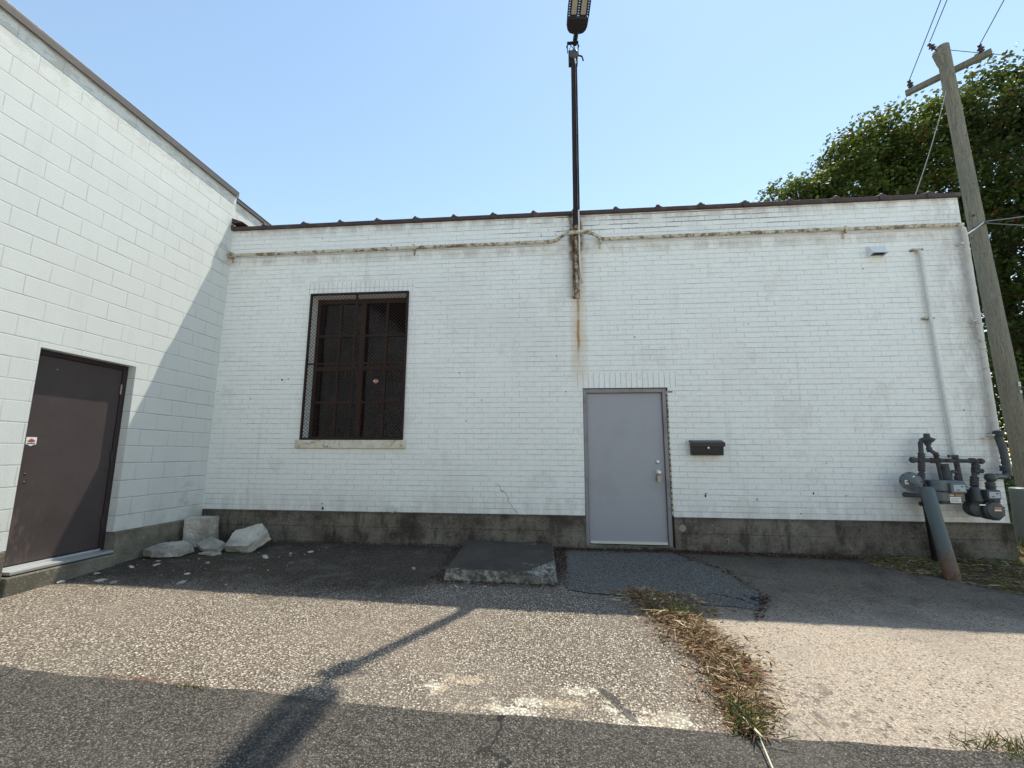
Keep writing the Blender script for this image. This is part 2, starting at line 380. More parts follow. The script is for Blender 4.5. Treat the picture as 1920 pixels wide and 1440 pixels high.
def mat_rustpipe(name, base, amt, rust=(.20, .10, .045), lo=.45, flake=(.50, .42, .30)):
    n = N(name, .8, .2)
    x, y, z = n.xyz()
    g = n.noise(16, 6, .75); h = n.noise(3, 4, .6)
    m = n.step(n.math('ADD', n.math('MULTIPLY', g, .75), n.math('MULTIPLY', h, .25)), lo, lo+.1)
    c = n.mix(n.math('MULTIPLY', n.step(n.noise(7, 5), .4, .7), .5), base, flake)
    c = n.mix(n.math('MULTIPLY', m, amt), c, n.mix(n.noise(50, 3), rust, tuple(v*.4 for v in rust)))
    return n.done(c, n.bump(g, .006, .9))

def mat_glass():
    n = N('window_glass', .06, .5)
    g = n.noise(3, 2)
    t = n.t.nodes.new('ShaderNodeBsdfTransparent'); t.inputs[0].default_value = (.30, .30, .30, 1)
    gl = n.t.nodes.new('ShaderNodeBsdfGlossy'); gl.inputs['Roughness'].default_value = .03
    gl.inputs['Color'].default_value = (.62, .62, .66, 1)
    n.link(n.bump(g, .01, .12), gl.inputs['Normal'])
    fr = n.t.nodes.new('ShaderNodeFresnel'); fr.inputs[0].default_value = 1.5
    mx = n.t.nodes.new('ShaderNodeMixShader'); n.link(fr.outputs[0], mx.inputs[0])
    n.link(t.outputs[0], mx.inputs[1]); n.link(gl.outputs[0], mx.inputs[2])
    n.link(mx.outputs[0], n.t.nodes['Material Output'].inputs['Surface'])
    return n.m

def mat_brown_door():
    n = N('brown_door_paint', .42, .35)
    x, y, z = n.xyz()
    g = n.noise(3.5, 6, .65); f = n.noise(55, 4, .6)
    c = n.mix(g, (.050, .038, .038), (.082, .064, .062))
    scr = n.noise(5, 6, .75, vec=n.comb(0., n.math('MULTIPLY', y, 3.), n.math('MULTIPLY', z, .8)))
    low = n.math('SUBTRACT', 1., n.step(z, .2, 1.1))
    lef = n.math('SUBTRACT', 1., n.step(y, 3.9, 4.25))
    c = n.mix(n.math('MULTIPLY', n.math('MULTIPLY', low, lef), n.math('MULTIPLY', n.step(scr, .5, .62), .5)), c, (.19, .14, .11))
    return n.done(c, n.bump(n.math('ADD', f, n.math('MULTIPLY', g, 3.)), .0012, .8), n.math('MULTIPLY_ADD', g, .25, .3))

MT = {}
MT['brick'] = mat_brick(); MT['block'] = mat_block()
def mat_found():
    n = N('foundation_concrete', .92, .15)
    x, y, z = n.xyz()
    g = n.noise(2.2, 7, .72); g2 = n.noise(.9, 5, .6, vec=n.vmath('ADD', n.pos, (3., 1., 5.))); f = n.noise(38, 5, .75)
    vs = n.noise(2.0, 6, .7, vec=n.comb(n.math('MULTIPLY', x, 3.0), y, n.math('MULTIPLY', z, .8)))
    c = n.mix(n.step(g, .38, .62), (.075, .060, .048), (.215, .185, .15))
    c = n.mix(n.math('MULTIPLY', n.step(g2, .5, .68), .6), c, (.25, .22, .185))
    c = n.mix(n.math('MULTIPLY', n.step(vs, .5, .66), .6), c, (.032, .025, .02))
    c = n.mix(n.math('MULTIPLY', n.step(f, .5, .66), .55), c, (.03, .024, .019))
    sp = n.math('MULTIPLY', n.math('LESS_THAN', n.voro(26), .17), n.step(n.noise(1.5, 3), .45, .6))
    c = n.mix(n.math('MULTIPLY', sp, .6), c, (.38, .35, .30))
    ch = n.step(n.noise(5.5, 6, .75, vec=n.vmath('ADD', n.pos, (13., 8., 1.))), .665, .69)
    c = n.mix(n.math('MULTIPLY', ch, .55), c, (.40, .37, .32))
    seam = n.math('MULTIPLY', n.box(n.math('ADD', z, n.math('MULTIPLY', g, .03)), .215, .222, .003), n.step(n.noise(1.1, 3), .4, .6))
    c = n.mix(n.math('MULTIPLY', seam, .7), c, (.025, .02, .018))
    c = n.mix(n.math('MULTIPLY', n.step(z, .345, .40), n.math('MULTIPLY', g, .8)), c, (.035, .03, .026))
    return n.done(c, n.bump(n.math('ADD', f, n.math('MULTIPLY', g, 2.5)), .012, .9))
MT['found'] = mat_found()
MT['found2'] = mat_concrete('side_foundation_concrete', (.19, .17, .135), (.31, .28, .23), (.085, .075, .058), moss=.35)
MT['slab'] = mat_concrete('step_slab_concrete', (.085, .08, .072), (.16, .15, .135), (.05, .046, .042), 1.6)
def mat_slab():
    n = N('step_slab_surface', .9, .2)
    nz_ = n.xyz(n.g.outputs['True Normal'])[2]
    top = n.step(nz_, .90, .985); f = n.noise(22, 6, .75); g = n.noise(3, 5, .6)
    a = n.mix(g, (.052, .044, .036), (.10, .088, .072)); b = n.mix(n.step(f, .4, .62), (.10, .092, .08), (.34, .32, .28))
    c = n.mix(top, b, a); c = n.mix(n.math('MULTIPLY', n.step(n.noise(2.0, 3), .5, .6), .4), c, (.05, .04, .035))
    return n.done(c, n.bump(f, .010, .9))
MT['slab'] = mat_slab()
MT['rubble'] = mat_concrete('broken_concrete', (.42, .39, .335), (.66, .62, .55), (.22, .195, .165), 2.4)
MT['sill'] = mat_rustpipe('window_sill_stone', (.66, .63, .54), .85, (.36, .20, .07), .515, (.46, .37, .22))
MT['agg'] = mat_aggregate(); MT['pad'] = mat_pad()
MT['road'] = mat_asphalt('road_asphalt', (.042, .037, .033), (.128, .115, .101), (.27, .245, .215), 120, .35, .9, (.12, .108, .095), lo=.30)[0]
MT['patch'] = mat_asphalt('door_patch_asphalt', (.090, .084, .075), (.24, .228, .205), (.46, .44, .40), 120, .5, .9, (.155, .145, .13))[0]
MT['coping'] = paint('dark_brown_coping', (.060, .036, .034), .55, .3, .002, 20, dirt=(.12, .10, .09), dirtamt=.5)
MT['flash'] = paint('brown_flashing', (.125, .100, .086), .4, .12, .001, 10, dirt=(.17, .15, .13), dirtamt=.4)
MT['greydoor'] = paint('grey_door_paint', (.335, .335, .365), .45, .02, .0005, 60, dirt=(.27, .265, .28), dirtamt=.3, dsc=2.5)
MT['greyframe'] = paint('grey_frame_paint', (.25, .23, .235), .5, .08, .0008, 30, dirt=(.11, .10, .095), dirtamt=.5)
MT['browndoor'] = mat_brown_door()
MT['brownframe'] = paint('brown_frame_paint', (.030, .019, .022), .45, .15, .001, 30)
MT['white'] = paint('white_paint', (.74, .755, .75), .55, .05, .002, 30, dirt=(.5, .49, .46), dirtamt=.35)
MT['alum'] = paint('brushed_metal', (.60, .61, .62), .35, .08, .0006, 50, metal=.6)
MT['steel'] = paint('worn_steel', (.26, .245, .20), .4, .35, .001, 60, metal=.8)
MT['black'] = paint('black_enamel', (.007, .007, .009), .35, .2, .0005, 30, spec=.4)
MT['lampblack'] = paint('lamp_housing_black', (.016, .014, .014), .5, .25, .001, 30)
MT['polebrown'] = mat_rustpipe('pole_brown_paint', (.030, .022, .022), .5, (.09, .04, .02), .55, (.045, .03, .028))
MT['winsteel'] = mat_rustpipe('window_steel_paint', (.052, .034, .027), .6, (.105, .052, .032), .5, (.070, .042, .033))
MT['mesh'] = mat_rustpipe('screen_steel', (.034, .020, .017), .6, (.095, .045, .025), .5, (.035, .025, .022))
MT['led'] = paint('led_panel', (.40, .36, .27), .3, .2, .003, 120)
MT['conduit'] = mat_rustpipe('flaking_conduit', (.62, .56, .45), .90, (.22, .14, .06), .468, (.46, .36, .20))
MT['whitepipe'] = mat_rustpipe('white_painted_pipe', (.66, .665, .65), .6, (.30, .19, .11), .60, (.58, .54, .49))
MT['cornerpipe'] = mat_rustpipe('corner_pipe_paint', (.60, .585, .55), .7, (.34, .22, .14), .54, (.50, .42, .34))
MT['rustmount'] = mat_rustpipe('rusted_channel', (.50, .45, .36), .95, (.14, .07, .03), .44, (.35, .24, .13))
MT['gasgrey'] = mat_rustpipe('gas_pipe_grey', (.080, .086, .092), .85, (.085, .045, .04), .50, (.065, .055, .062))
MT['metergrey'] = paint('meter_grey', (.13, .150, .157), .45, .12, .001, 25, dirt=(.06, .065, .07), dirtamt=.5)
MT['meterdark'] = paint('meter_dark_grey', (.055, .063, .068), .45, .12, .001, 25, dirt=(.03, .032, .035), dirtamt=.5)
MT['lens'] = paint('meter_dial_plate', (.36, .42, .46), .15, .15, .0003, 90)
MT['label'] = paint('paper_label', (.78, .78, .76), .5, .03)
MT['ink'] = paint('label_ink', (.05, .05, .06), .5, .05)
MT['red'] = paint('label_red', (.42, .06, .05), .5, .05)
MT['orange'] = paint('label_orange', (.55, .20, .10), .5, .05)
def mat_bollard():
    n = N('bollard_paint', .55, .35); x, y, z = n.xyz()
    g = n.noise(5, 6, .7); f = n.noise(25, 5, .75)
    c = n.mix(g, (.075, .098, .098), (.12, .145, .145))
    m = n.step(n.math('ADD', n.math('MULTIPLY', n.math('SUBTRACT', .47, z), .9), n.math('MULTIPLY', n.math('SUBTRACT', f, .5), 1.3)), .18, .34)
    c = n.mix(m, c, n.mix(g, (.085, .038, .026), (.21, .125, .075)))
    return n.done(c, n.bump(f, .004, .8))
MT['bollard'] = mat_bollard()
MT['wood'] = mat_wood()
MT['bark'] = paint('bark', (.07, .055, .042), .95, .4, .03, 9, spec=.1)
MT['insul'] = paint('brown_porcelain', (.055, .035, .04), .3, .2, .001, 30)
MT['wire'] = paint('wire', (.10, .11, .12), .5, .1)
MT['wirewhite'] = paint('pale_guard', (.5, .52, .5), .5, .1)
MT['leafA'] = mat_leaf('green_leaves', (.014, .032, .010), (.092, .130, .030), .40)
MT['leafB'] = mat_leaf('dark_leaves', (.010, .024, .010), (.050, .078, .022), .32)
MT['leafC'] = mat_leaf('shrub_leaves', (.030, .055, .014), (.075, .115, .03), .35)
MT['grass'] = mat_straw('grass_blades', [(0, (.035, .05, .015)), (.6, (.09, .12, .03)), (1, (.22, .19, .09))])
MT['straw'] = mat_straw('dead_weeds', [(0, (.07, .04, .025)), (.3, (.22, .12, .065)), (.6, (.36, .25, .15)), (.85, (.56, .45, .29)), (.93, (.62, .53, .36)), (1, (.12, .14, .045))])
MT['litter'] = mat_straw('leaf_litter', [(0, (.03, .018, .012)), (.5, (.10, .045, .028)), (.85, (.19, .12, .07)), (1, (.36, .29, .18))])
MT['dirt'] = mat_concrete('dirt', (.09, .06, .04), (.16, .11, .07), (.05, .035, .025), 3)
MT['bounce_lot'] = mat_concrete('bounce_lot_ground', (.58, .565, .53), (.68, .665, .63), (.45, .44, .42), .5)  # unseen lot, made pale to bounce fill light onto the shaded brick wall
MT['soil'] = mat_concrete('lawn_soil', (.045, .05, .02), (.09, .085, .04), (.03, .03, .015), 3)
MT['stone'] = mat_concrete('loose_stone', (.42, .41, .37), (.62, .60, .55), (.3, .28, .25), 5)
MT['curtain'] = paint('pale_board', (.42, .48, .50), .8, .1)
MT['inside'] = paint('dim_room', (.055, .036, .03), .9, .2)
MT['roofing'] = paint('flat_roof_felt', (.06, .06, .06), .9, .2)
MT['farbrick'] = paint('far_brown_brick', (.055, .034, .028), .9, .3, .01, 6)
MT['glass'] = mat_glass()
MT['glue'] = paint('caulk_patch', (.62, .63, .62), .7, .1, .004, 20)

# ------------------------------------------------------------------ mesh helpers
class MB:
    def __init__(s): s.v = []; s.f = []
    def add(s, vs, fs):
        o = len(s.v); s.v += [tuple(v) for v in vs]; s.f += [tuple(i+o for i in f) for f in fs]; return s
    def box(s, lo, hi):
        x0, y0, z0 = lo; x1, y1, z1 = hi
        return s.add([(x0,y0,z0),(x1,y0,z0),(x1,y1,z0),(x0,y1,z0),(x0,y0,z1),(x1,y0,z1),(x1,y1,z1),(x0,y1,z1)],
              [(0,3,2,1),(4,5,6,7),(0,1,5,4),(1,2,6,5),(2,3,7,6),(3,0,4,7)])
    def obox(s, c, ax, ay, az, hx, hy, hz):
        c = Vector(c); vs = []
        for k in (-1, 1):
            for i, j in ((-1,-1),(1,-1),(1,1),(-1,1)): vs.append(c+ax*hx*i+ay*hy*j+az*hz*k)
        return s.add(vs, [(0,3,2,1),(4,5,6,7),(0,1,5,4),(1,2,6,5),(2,3,7,6),(3,0,4,7)])
    def tube(s, pts, r, n=12, cap=True):
        pts = [Vector(p) for p in pts]; m = len(pts)
        rs = r if isinstance(r, (list, tuple)) else [r]*m
        vs = []; prev = None
        for i, p in enumerate(pts):
            t = (pts[min(i+1, m-1)]-pts[max(i-1, 0)]).normalized()
            if prev is None:
                a = t.orthogonal().normalized()
            else:
                a = (prev - t*prev.dot(t)); a = a.normalized() if a.length > 1e-5 else t.orthogonal().normalized()
            prev = a; b = t.cross(a)
            for k in range(n):
                q = 2*math.pi*k/n; vs.append(p+(a*math.cos(q)+b*math.sin(q))*rs[i])
        fs = [(i*n+k, i*n+(k+1)%n, (i+1)*n+(k+1)%n, (i+1)*n+k) for i in range(m-1) for k in range(n)]
        if cap: fs += [tuple(range(n))[::-1], tuple((m-1)*n+k for k in range(n))]
        return s.add(vs, fs)
    def lathe(s, base, axis, prof, n=20):
        axis = Vector(axis).normalized(); a = axis.orthogonal().normalized(); b = axis.cross(a); base = Vector(base)
        vs = [base+axis*h+(a*math.cos(2*math.pi*k/n)+b*math.sin(2*math.pi*k/n))*r for (r, h) in prof for k in range(n)]
        m = len(prof)
        fs = [(i*n+k, i*n+(k+1)%n, (i+1)*n+(k+1)%n, (i+1)*n+k) for i in range(m-1) for k in range(n)]
        fs += [tuple(range(n))[::-1], tuple((m-1)*n+k for k in range(n))]
        return s.add(vs, fs)
    def prism(s, pts, d):
        """closed outline pts (3D), pushed along d"""
        n = len(pts); pts = [Vector(p) for p in pts]; d = Vector(d)
        return s.add(pts+[p+d for p in pts], [tuple(range(n))[::-1], tuple(range(n, 2*n))]+[(i,(i+1)%n,(i+1)%n+n,i+n) for i in range(n)])
    def build(s, name, m, parent=None, smooth=False, bev=0.0, loc=None, recalc=True):
        me = bpy.data.meshes.new(name); 
        off = Vector(loc) if loc is not None else Vector((0,0,0))
        if parent is not None: off = parent.location.copy()
        me.from_pydata([tuple(Vector(v)-off) for v in s.v], [], s.f)
        if recalc:
            b = bmesh.new(); b.from_mesh(me); bmesh.ops.recalc_face_normals(b, faces=b.faces); b.to_mesh(me); b.free()
        me.materials.append(MT[m] if isinstance(m, str) else m)
        if smooth:
            me.polygons.foreach_set('use_smooth', [True]*len(me.polygons))
            try: me.set_sharp_from_angle(angle=R(40))
            except Exception: pass
        o = bpy.data.objects.new(name, me); C.objects.link(o)
        if parent is not None: o.parent = parent
        elif loc is not None: o.location = loc
        if bev:
            bm = o.modifiers.new('bevel', 'BEVEL'); bm.width = bev; bm.segments = 2; bm.limit_method = 'ANGLE'
        return o

def tag(o, label=None, cat=None, group=None, kind=None):
    if label: o['label'] = label
    if cat: o['category'] = cat
    if group: o['group'] = group
    if kind: o['kind'] = kind
    return o
def thing(name, label, cat, loc, group=None):
    o = bpy.data.objects.new(name, None); C.objects.link(o); o.location = loc; o.empty_display_size = .2
    return tag(o, label, cat, group)
def sub(b, name, m, part, **k):
    """sub-part: child of a part (whose own origin sits at its thing's base)"""
    off = part.parent.location.copy() if part.parent else part.location.copy()
    class P: pass
    o = b.build(name, m, None, **k)
    for v in o.data.vertices: v.co -= off
    o.parent = part
    return o

# ------------------------------------------------------------------ ground
def GZ(x, y):
    k = np.interp(x, [-4.26, -.79, 3.6, 8], [.035, .072, .09, .07])
    d = np.clip(6.04-np.asarray(y, float), 0, 8.0)
    return -k*d
def sheet(name, us, vs, fx, off, m, kind='structure', smooth=True):
    """structured sheet: u,v grid -> (x,y), z on the ground"""
    V = []; F = []
    for v in vs:
        for u in us:
            x, y = fx(u, v); V.append((x, y, float(GZ(x, y))+off))
    nu = len(us)
    for j in range(len(vs)-1):
        for i in range(nu-1): F.append((j*nu+i, j*nu+i+1, (j+1)*nu+i+1, (j+1)*nu+i))
    me = bpy.data.meshes.new(name); me.from_pydata(V, [], F); me.materials.append(MT[m])
    if smooth: me.polygons.foreach_set('use_smooth', [True]*len(F))
    o = bpy.data.objects.new(name, me); C.objects.link(o); o['kind'] = kind
    return o
def wig(t, seed, amp=.02):
    return amp*(math.sin(t*3.1+seed)+.6*math.sin(t*7.7+seed*2.1)+.35*math.sin(t*19+seed*3.7)+.2*math.sin(t*43+seed))
L01 = lambda n: [i/n for i in range(n+1)]
gx = sorted(set([-180,-90,-45,-25]+[round(-16+i*.5, 3) for i in range(65)]+[18,25,45,90,180]))
gy = sorted(set([-180,-90,-45,-25]+[round(-12+i*.5, 3) for i in range(37)]+[6.04, 8, 12, 18, 25, 45, 90, 180]))
sheet('ground', gx, gy, lambda u, v: (u, v), -.06, 'bounce_lot')  # unseen part beyond the short road is added as a light reflector
sheet('lawn', [5.35+i*1.5 for i in range(40)], [6.0+i*1.5 for i in range(40)], lambda u, v: (u, v), -.042, 'soil')
YE = 2.725
def strip_x(y):            # centre line of the weed strip between gravel and pad
    return wig(y*1.6, 2.2, .022)+float(np.interp(y, [2.6, 2.75, 3.4, 3.9, 4.3, 4.6, 6.1], [1.03, 1.02, 1.16, 1.06, .92, .80, .40]))
def pad_r(y):
    return float(np.interp(y, [2.6, 3.0, 4.0, 4.9, 5.25, 6.1], [7.2, 6.6, 5.3, 4.45, 4.15, 3.3]))
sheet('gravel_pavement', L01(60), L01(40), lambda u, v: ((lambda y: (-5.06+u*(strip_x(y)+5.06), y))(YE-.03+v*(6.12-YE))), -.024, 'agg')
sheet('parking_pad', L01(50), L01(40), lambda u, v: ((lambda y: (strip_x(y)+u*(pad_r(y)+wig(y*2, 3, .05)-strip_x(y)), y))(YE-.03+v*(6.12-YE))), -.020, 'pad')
sheet('road', [(-16+i*.1) for i in range(331)], L01(50), lambda u, v: (u, YE+wig(u, 1.3, .010)-v*2.6), -.004, 'road')
# lighter asphalt patch in front of the grey door
def patch_pt(u, v):
    y = 4.62 - .25*u*1.0 + v*(6.03-(4.62-.25*u))
    xl = .10+wig(y, 2, .02)+max(0, (5.0-y))*.0; xr = float(np.interp(y, [4.1, 4.35, 4.65, 5.2, 5.8, 6.1], [1.62, 1.80, 1.96, 1.86, 1.55, 1.42]))
    return xl+u*(xr+wig(y*2, 5, .03)-xl), y+wig(u*2, 7, .03)*(1-v)
sheet('soil_bed', L01(30), L01(40), lambda u, v: ((lambda y: (pad_r(y)-.1+u*(9.-pad_r(y)), y))(2.7+v*4.6)), -.032, 'dirt')
sheet('door_patch', L01(30), L01(30), patch_pt, -.015, 'patch')

# ------------------------------------------------------------------ brick building
WY = 6.09; XL = -5.03; XR = 5.43; FT = .40; WT = 4.65
BB = thing('brick_building', 'low white painted brick building with dark tile coping, steel window and grey door', 'building', (0, WY, 0))
def wall_grid(xs, zs, holes, y0, y1):
    b = MB()
    def inh(x, z): return any(h[0] < x < h[1] and h[2] < z < h[3] for h in holes)
    for i in range(len(xs)-1):
        for j in range(len(zs)-1):
            if inh((xs[i]+xs[i+1])/2, (zs[j]+zs[j+1])/2): continue
            x0, x1, z0, z1 = xs[i], xs[i+1], zs[j], zs[j+1]
            b.add([(x0,y0,z0),(x1,y0,z0),(x1,y0,z1),(x0,y0,z1)], [(0,1,2,3)])
            b.add([(x0,y1,z0),(x1,y1,z0),(x1,y1,z1),(x0,y1,z1)], [(3,2,1,0)])
    for h in holes:
        a, c, d, e = h
        b.add([(a,y0,d),(a,y1,d),(a,y1,e),(a,y0,e)], [(0,1,2,3)])
        b.add([(c,y0,d),(c,y1,d),(c,y1,e),(c,y0,e)], [(3,2,1,0)])
        b.add([(a,y0,e),(a,y1,e),(c,y1,e),(c,y0,e)], [(0,1,2,3)])
        if d > zs[0]: b.add([(a,y0,d),(a,y1,d),(c,y1,d),(c,y0,d)], [(3,2,1,0)])
    b.add([(xs[0],y0,zs[-1]),(xs[-1],y0,zs[-1]),(xs[-1],y1,zs[-1]),(xs[0],y1,zs[-1])], [(0,1,2,3)])
    b.add([(xs[-1],y0,zs[0]),(xs[-1],y1,zs[0]),(xs[-1],y1,zs[-1]),(xs[-1],y0,zs[-1])], [(0,1,2,3)])
    b.add([(xs[0],y0,zs[0]),(xs[0],y1,zs[0]),(xs[0],y1,zs[-1]),(xs[0],y0,zs[-1])], [(3,2,1,0)])
    return b
DX0, DX1, DZ0, DZ1 = .375, 1.505, .02, 2.09
WX0, WX1, WZ0, WZ1 = -3.63, -2.14, 1.385, 3.53
DB = WY+.30
b = wall_grid([XL, WX0, WX1, DX0, DX1, XR], [FT, WZ0, DZ1, WZ1, WT], [(WX0, WX1, WZ0, WZ1), (DX0, DX1, FT, DZ1)], WY, DB)
b.build('wall', 'brick', BB, recalc=False)
b = MB().box((XR-.3, DB+.002, FT), (XR, 17, WT)); b.build('side_wall', 'brick', BB)
b = MB().box((XL-.25, 17.002, 0), (XR, 17.3, WT)); b.build('rear_wall', 'brick', BB)
b = MB().box((XL+.002, DB+.002, 4.2), (XR-.302, 16.99, 4.32)); b.build('roof', 'roofing', BB)
b = MB().box((XL+.002, WY-.018, -.35), (DX0, DB, FT-.002)).box((DX1, WY-.018, -.35), (XR+.02, DB, FT-.002)).box((DX0, WY-.016, -.35), (DX1, DB, DZ0-.002)).box((XR-.3, DB+.002, -.35), (XR+.02, 17, FT-.002))
b.build('foundation', 'found', BB, bev=.008)
# coping tiles with bell joints
jx = [-5.03, -4.498, -3.845, -3.258, -2.67, -2.074, -1.484, -.893, -.292, .30, .894, 1.487, 2.076, 2.676, 3.272, 3.878, 4.459, 5.056, 5.45]
def tile(x0, x1):
    b = MB(); n = 8
    z0 = WT+.002; ya, yb = WY-.045, DB+.04
    def prof(x, g):
        ps = [(x, ya-g, z0-.012)]
        for k in range(n+1):
            t = k/n; yy = ya-g+(yb-ya+2*g)*t; ps.append((x, yy, z0+.038+g+ (.055+g*.6)*math.sin(math.pi*t)))
        ps.append((x, yb+g, z0-.012)); return ps
    def seg(xa, xb, g):
        p = prof(xa, g); q = prof(xb, g); m = len(p)
        b.add(p+q, [(i, i+1, m+i+1, m+i) for i in range(m-1)]+[(m-1, 0, m, 2*m-1)]+[tuple(range(m))[::-1], tuple(range(m, 2*m))])
    seg(x0+.05, x1, 0); 
    j = rnd.uniform(-.004, .004)
    seg(x0-.035, x0+.055, .010+j)
    b.lathe((x0+.004, ya+.018, z0+.035), (0,0,1), [(.032, 0), (.034, .018), (.026, .038), (.008, .050)], 10)
    return b
for i in range(len(jx)-1):
    tile(jx[i], jx[i+1]-.004).build('coping_tile', 'coping', BB, bev=.004)
# little mortar wedge at the left end of the coping
MB().prism([(XL+.003, WY-.05, WT+.10), (XL+.003, WY-.05, WT+.19), (XL+.19, WY-.05, WT+.115)], (0, .25, 0)).build('flashing', 'coping', BB)
# sill
b = MB().box((-3.705, WY-.035, 1.262), (-2.085, WY+.20, 1.380)); b.build('window_sill', 'sill', BB, bev=.008)
# window
FY = WY+.19
b = MB()
def bar(b, x0, x1, z0, z1, y0=FY-.02, y1=FY+.02): return b.box((x0, y0, z0), (x1, y1, z1))
wx0, wx1, wz0, wz1 = WX0+.002, WX1-.002, WZ0+.002, WZ1-.002
bar(b, wx0, wx0+.045, wz0, wz1); bar(b, wx1-.045, wx1, wz0, wz1)
bar(b, wx0+.045, wx1-.045, wz0, wz0+.045); bar(b, wx0+.045, wx1-.045, wz1-.07, wz1)
cx = (wx0+wx1)/2
bar(b, cx-.036, cx+.036, wz0+.045, wz1-.07, FY-.03, FY+.03)
WIN = b.build('window', 'winsteel', BB, bev=.003)
ph = (wz1-.07-wz0-.045)/4
mb = MB()
for (a, c) in ((wx0+.045, cx-.036), (cx+.036, wx1-.045)):
    mx = (a+c)/2
    mb.box((mx-.017, FY-.012, wz0+.045), (mx+.017, FY+.012, wz1-.07))
    for k in (1, 2, 3):
        zz = wz0+.045+ph*k; t = .032 if k == 2 else .018
        mb.box((a, FY-.014, zz-t), (mx-.0175, FY+.014, zz+t)); mb.box((mx+.0175, FY-.014, zz-t), (c, FY+.014, zz+t))
sub(mb, 'glazing_bar', 'winsteel', WIN)
for i, (a, c) in enumerate(((wx0+.045, cx-.036), (cx+.036, wx1-.045))):
    mx = (a+c)/2
    for (p, q) in ((a, mx-.017), (mx+.017, c)):
        for k in range(4):
            z0 = wz0+.045+ph*k; tilt = rnd.uniform(-.003, .003)
            g = MB().add([(p, FY+.004+tilt, z0), (q, FY+.004-tilt, z0), (q, FY+.004+tilt, z0+ph), (p, FY+.004-tilt, z0+ph)], [(0,1,2,3)])
            g.add([(p, FY+.007+tilt, z0), (q, FY+.007-tilt, z0), (q, FY+.007+tilt, z0+ph), (p, FY+.007-tilt, z0+ph)], [(0,3,2,1)])
            sub(g, 'pane', 'glass', WIN, recalc=False)
# window sticker
st = MB().lathe((cx+.235, FY-.001, wz0+.045+ph*1.62), (0, -1, 0), [(.036, 0), (.036, .002)], 18); sub(st, 'sticker', 'orange', WIN)
st = MB().box((cx+.195, FY-.0045, wz0+.045+ph*1.62-.008), (cx+.275, FY-.0036, wz0+.045+ph*1.62+.010)); sub(st, 'sticker_print', 'label', WIN)
# room behind
b = MB(); x0, x1, y0, y1, z0, z1 = WX0-.8, WX1+.9, DB+.004, DB+2.6, .9, 4.1
b.add([(x0,y1,z0),(x1,y1,z0),(x1,y1,z1),(x0,y1,z1)], [(0,1,2,3)])
b.add([(x0,y0,z0),(x0,y1,z0),(x0,y1,z1),(x0,y0,z1)], [(0,1,2,3)])
b.add([(x1,y0,z0),(x1,y1,z0),(x1,y1,z1),(x1,y0,z1)], [(0,1,2,3)])
b.add([(x0,y0,z0),(x1,y0,z0),(x1,y1,z0),(x0,y1,z0)], [(0,1,2,3)])
b.add([(x0,y0,z1),(x1,y0,z1),(x1,y1,z1),(x0,y1,z1)], [(0,1,2,3)])
b.build('room', 'inside', BB, recalc=False)
MB().box((WX0+.10, FY+.06, WZ0+.02), (WX0+.19, FY+.075, WZ1-.1)).build('curtain_edge', 'curtain', BB)
# security grille: frame, bars, diamond mesh
GY = WY-.012
b = MB(); gx0, gx1, gz0, gz1 = WX0-.012, WX1+.014, WZ0-.004, WZ1+.03
fr = .030
b.box((gx0, GY-.022, gz0), (gx0+fr, GY+.008, gz1)).box((gx1-fr, GY-.022, gz0), (gx1, GY+.008, gz1))
b.box((gx0+fr, GY-.022, gz0), (gx1-fr, GY+.008, gz0+fr)).box((gx0+fr, GY-.022, gz1-fr), (gx1-fr, GY+.008, gz1))
gm = cx-.03
b.box((gm-.012, GY-.020, gz0+fr), (gm+.012, GY+.004, gz1-fr))
zmid = gz0+(gz1-gz0)*.505
b.box((gx0+fr, GY-.018, zmid-.010), (gm-.0125, GY+.002, zmid+.010)).box((gm+.0125, GY-.018, zmid-.010), (gx1-fr, GY+.002, zmid+.010))
GR = b.build('security_grille', 'mesh', BB, bev=.003)
b = MB(); X0, X1, Z0, Z1 = gx0+fr, gx1-fr, gz0+fr, gz1-fr
dz = .052; dxx = .034; slope = dz/dxx*.62
def clipline(c, s):
    pts = []
    for x in (X0, X1):
        z = s*x+c
        if Z0 <= z <= Z1: pts.append((x, z))
    for z in (Z0, Z1):
        x = (z-c)/s
        if X0 < x < X1: pts.append((x, z))
    return pts[:2] if len(pts) >= 2 else None
for s, yy in ((slope, GY-.006), (-slope, GY-.0085)):
    c = min(Z0-s*X0, Z0-s*X1)-.001; cmax = max(Z1-s*X0, Z1-s*X1)
    while c < cmax:
        p = clipline(c, s)
        if p and math.dist(p[0], p[1]) > .02:
            a = Vector((p[0][0], yy, p[0][1])); d = Vector((p[1][0], yy, p[1][1]))
            t = (d-a).normalized(); u = Vector((-t.z, 0, t.x))
            b.obox((a+d)/2, t, Vector((0,1,0)), u, (d-a).length/2, .0009, .0022)
        c += dz
sub(b, 'wire_mesh', 'mesh', GR)
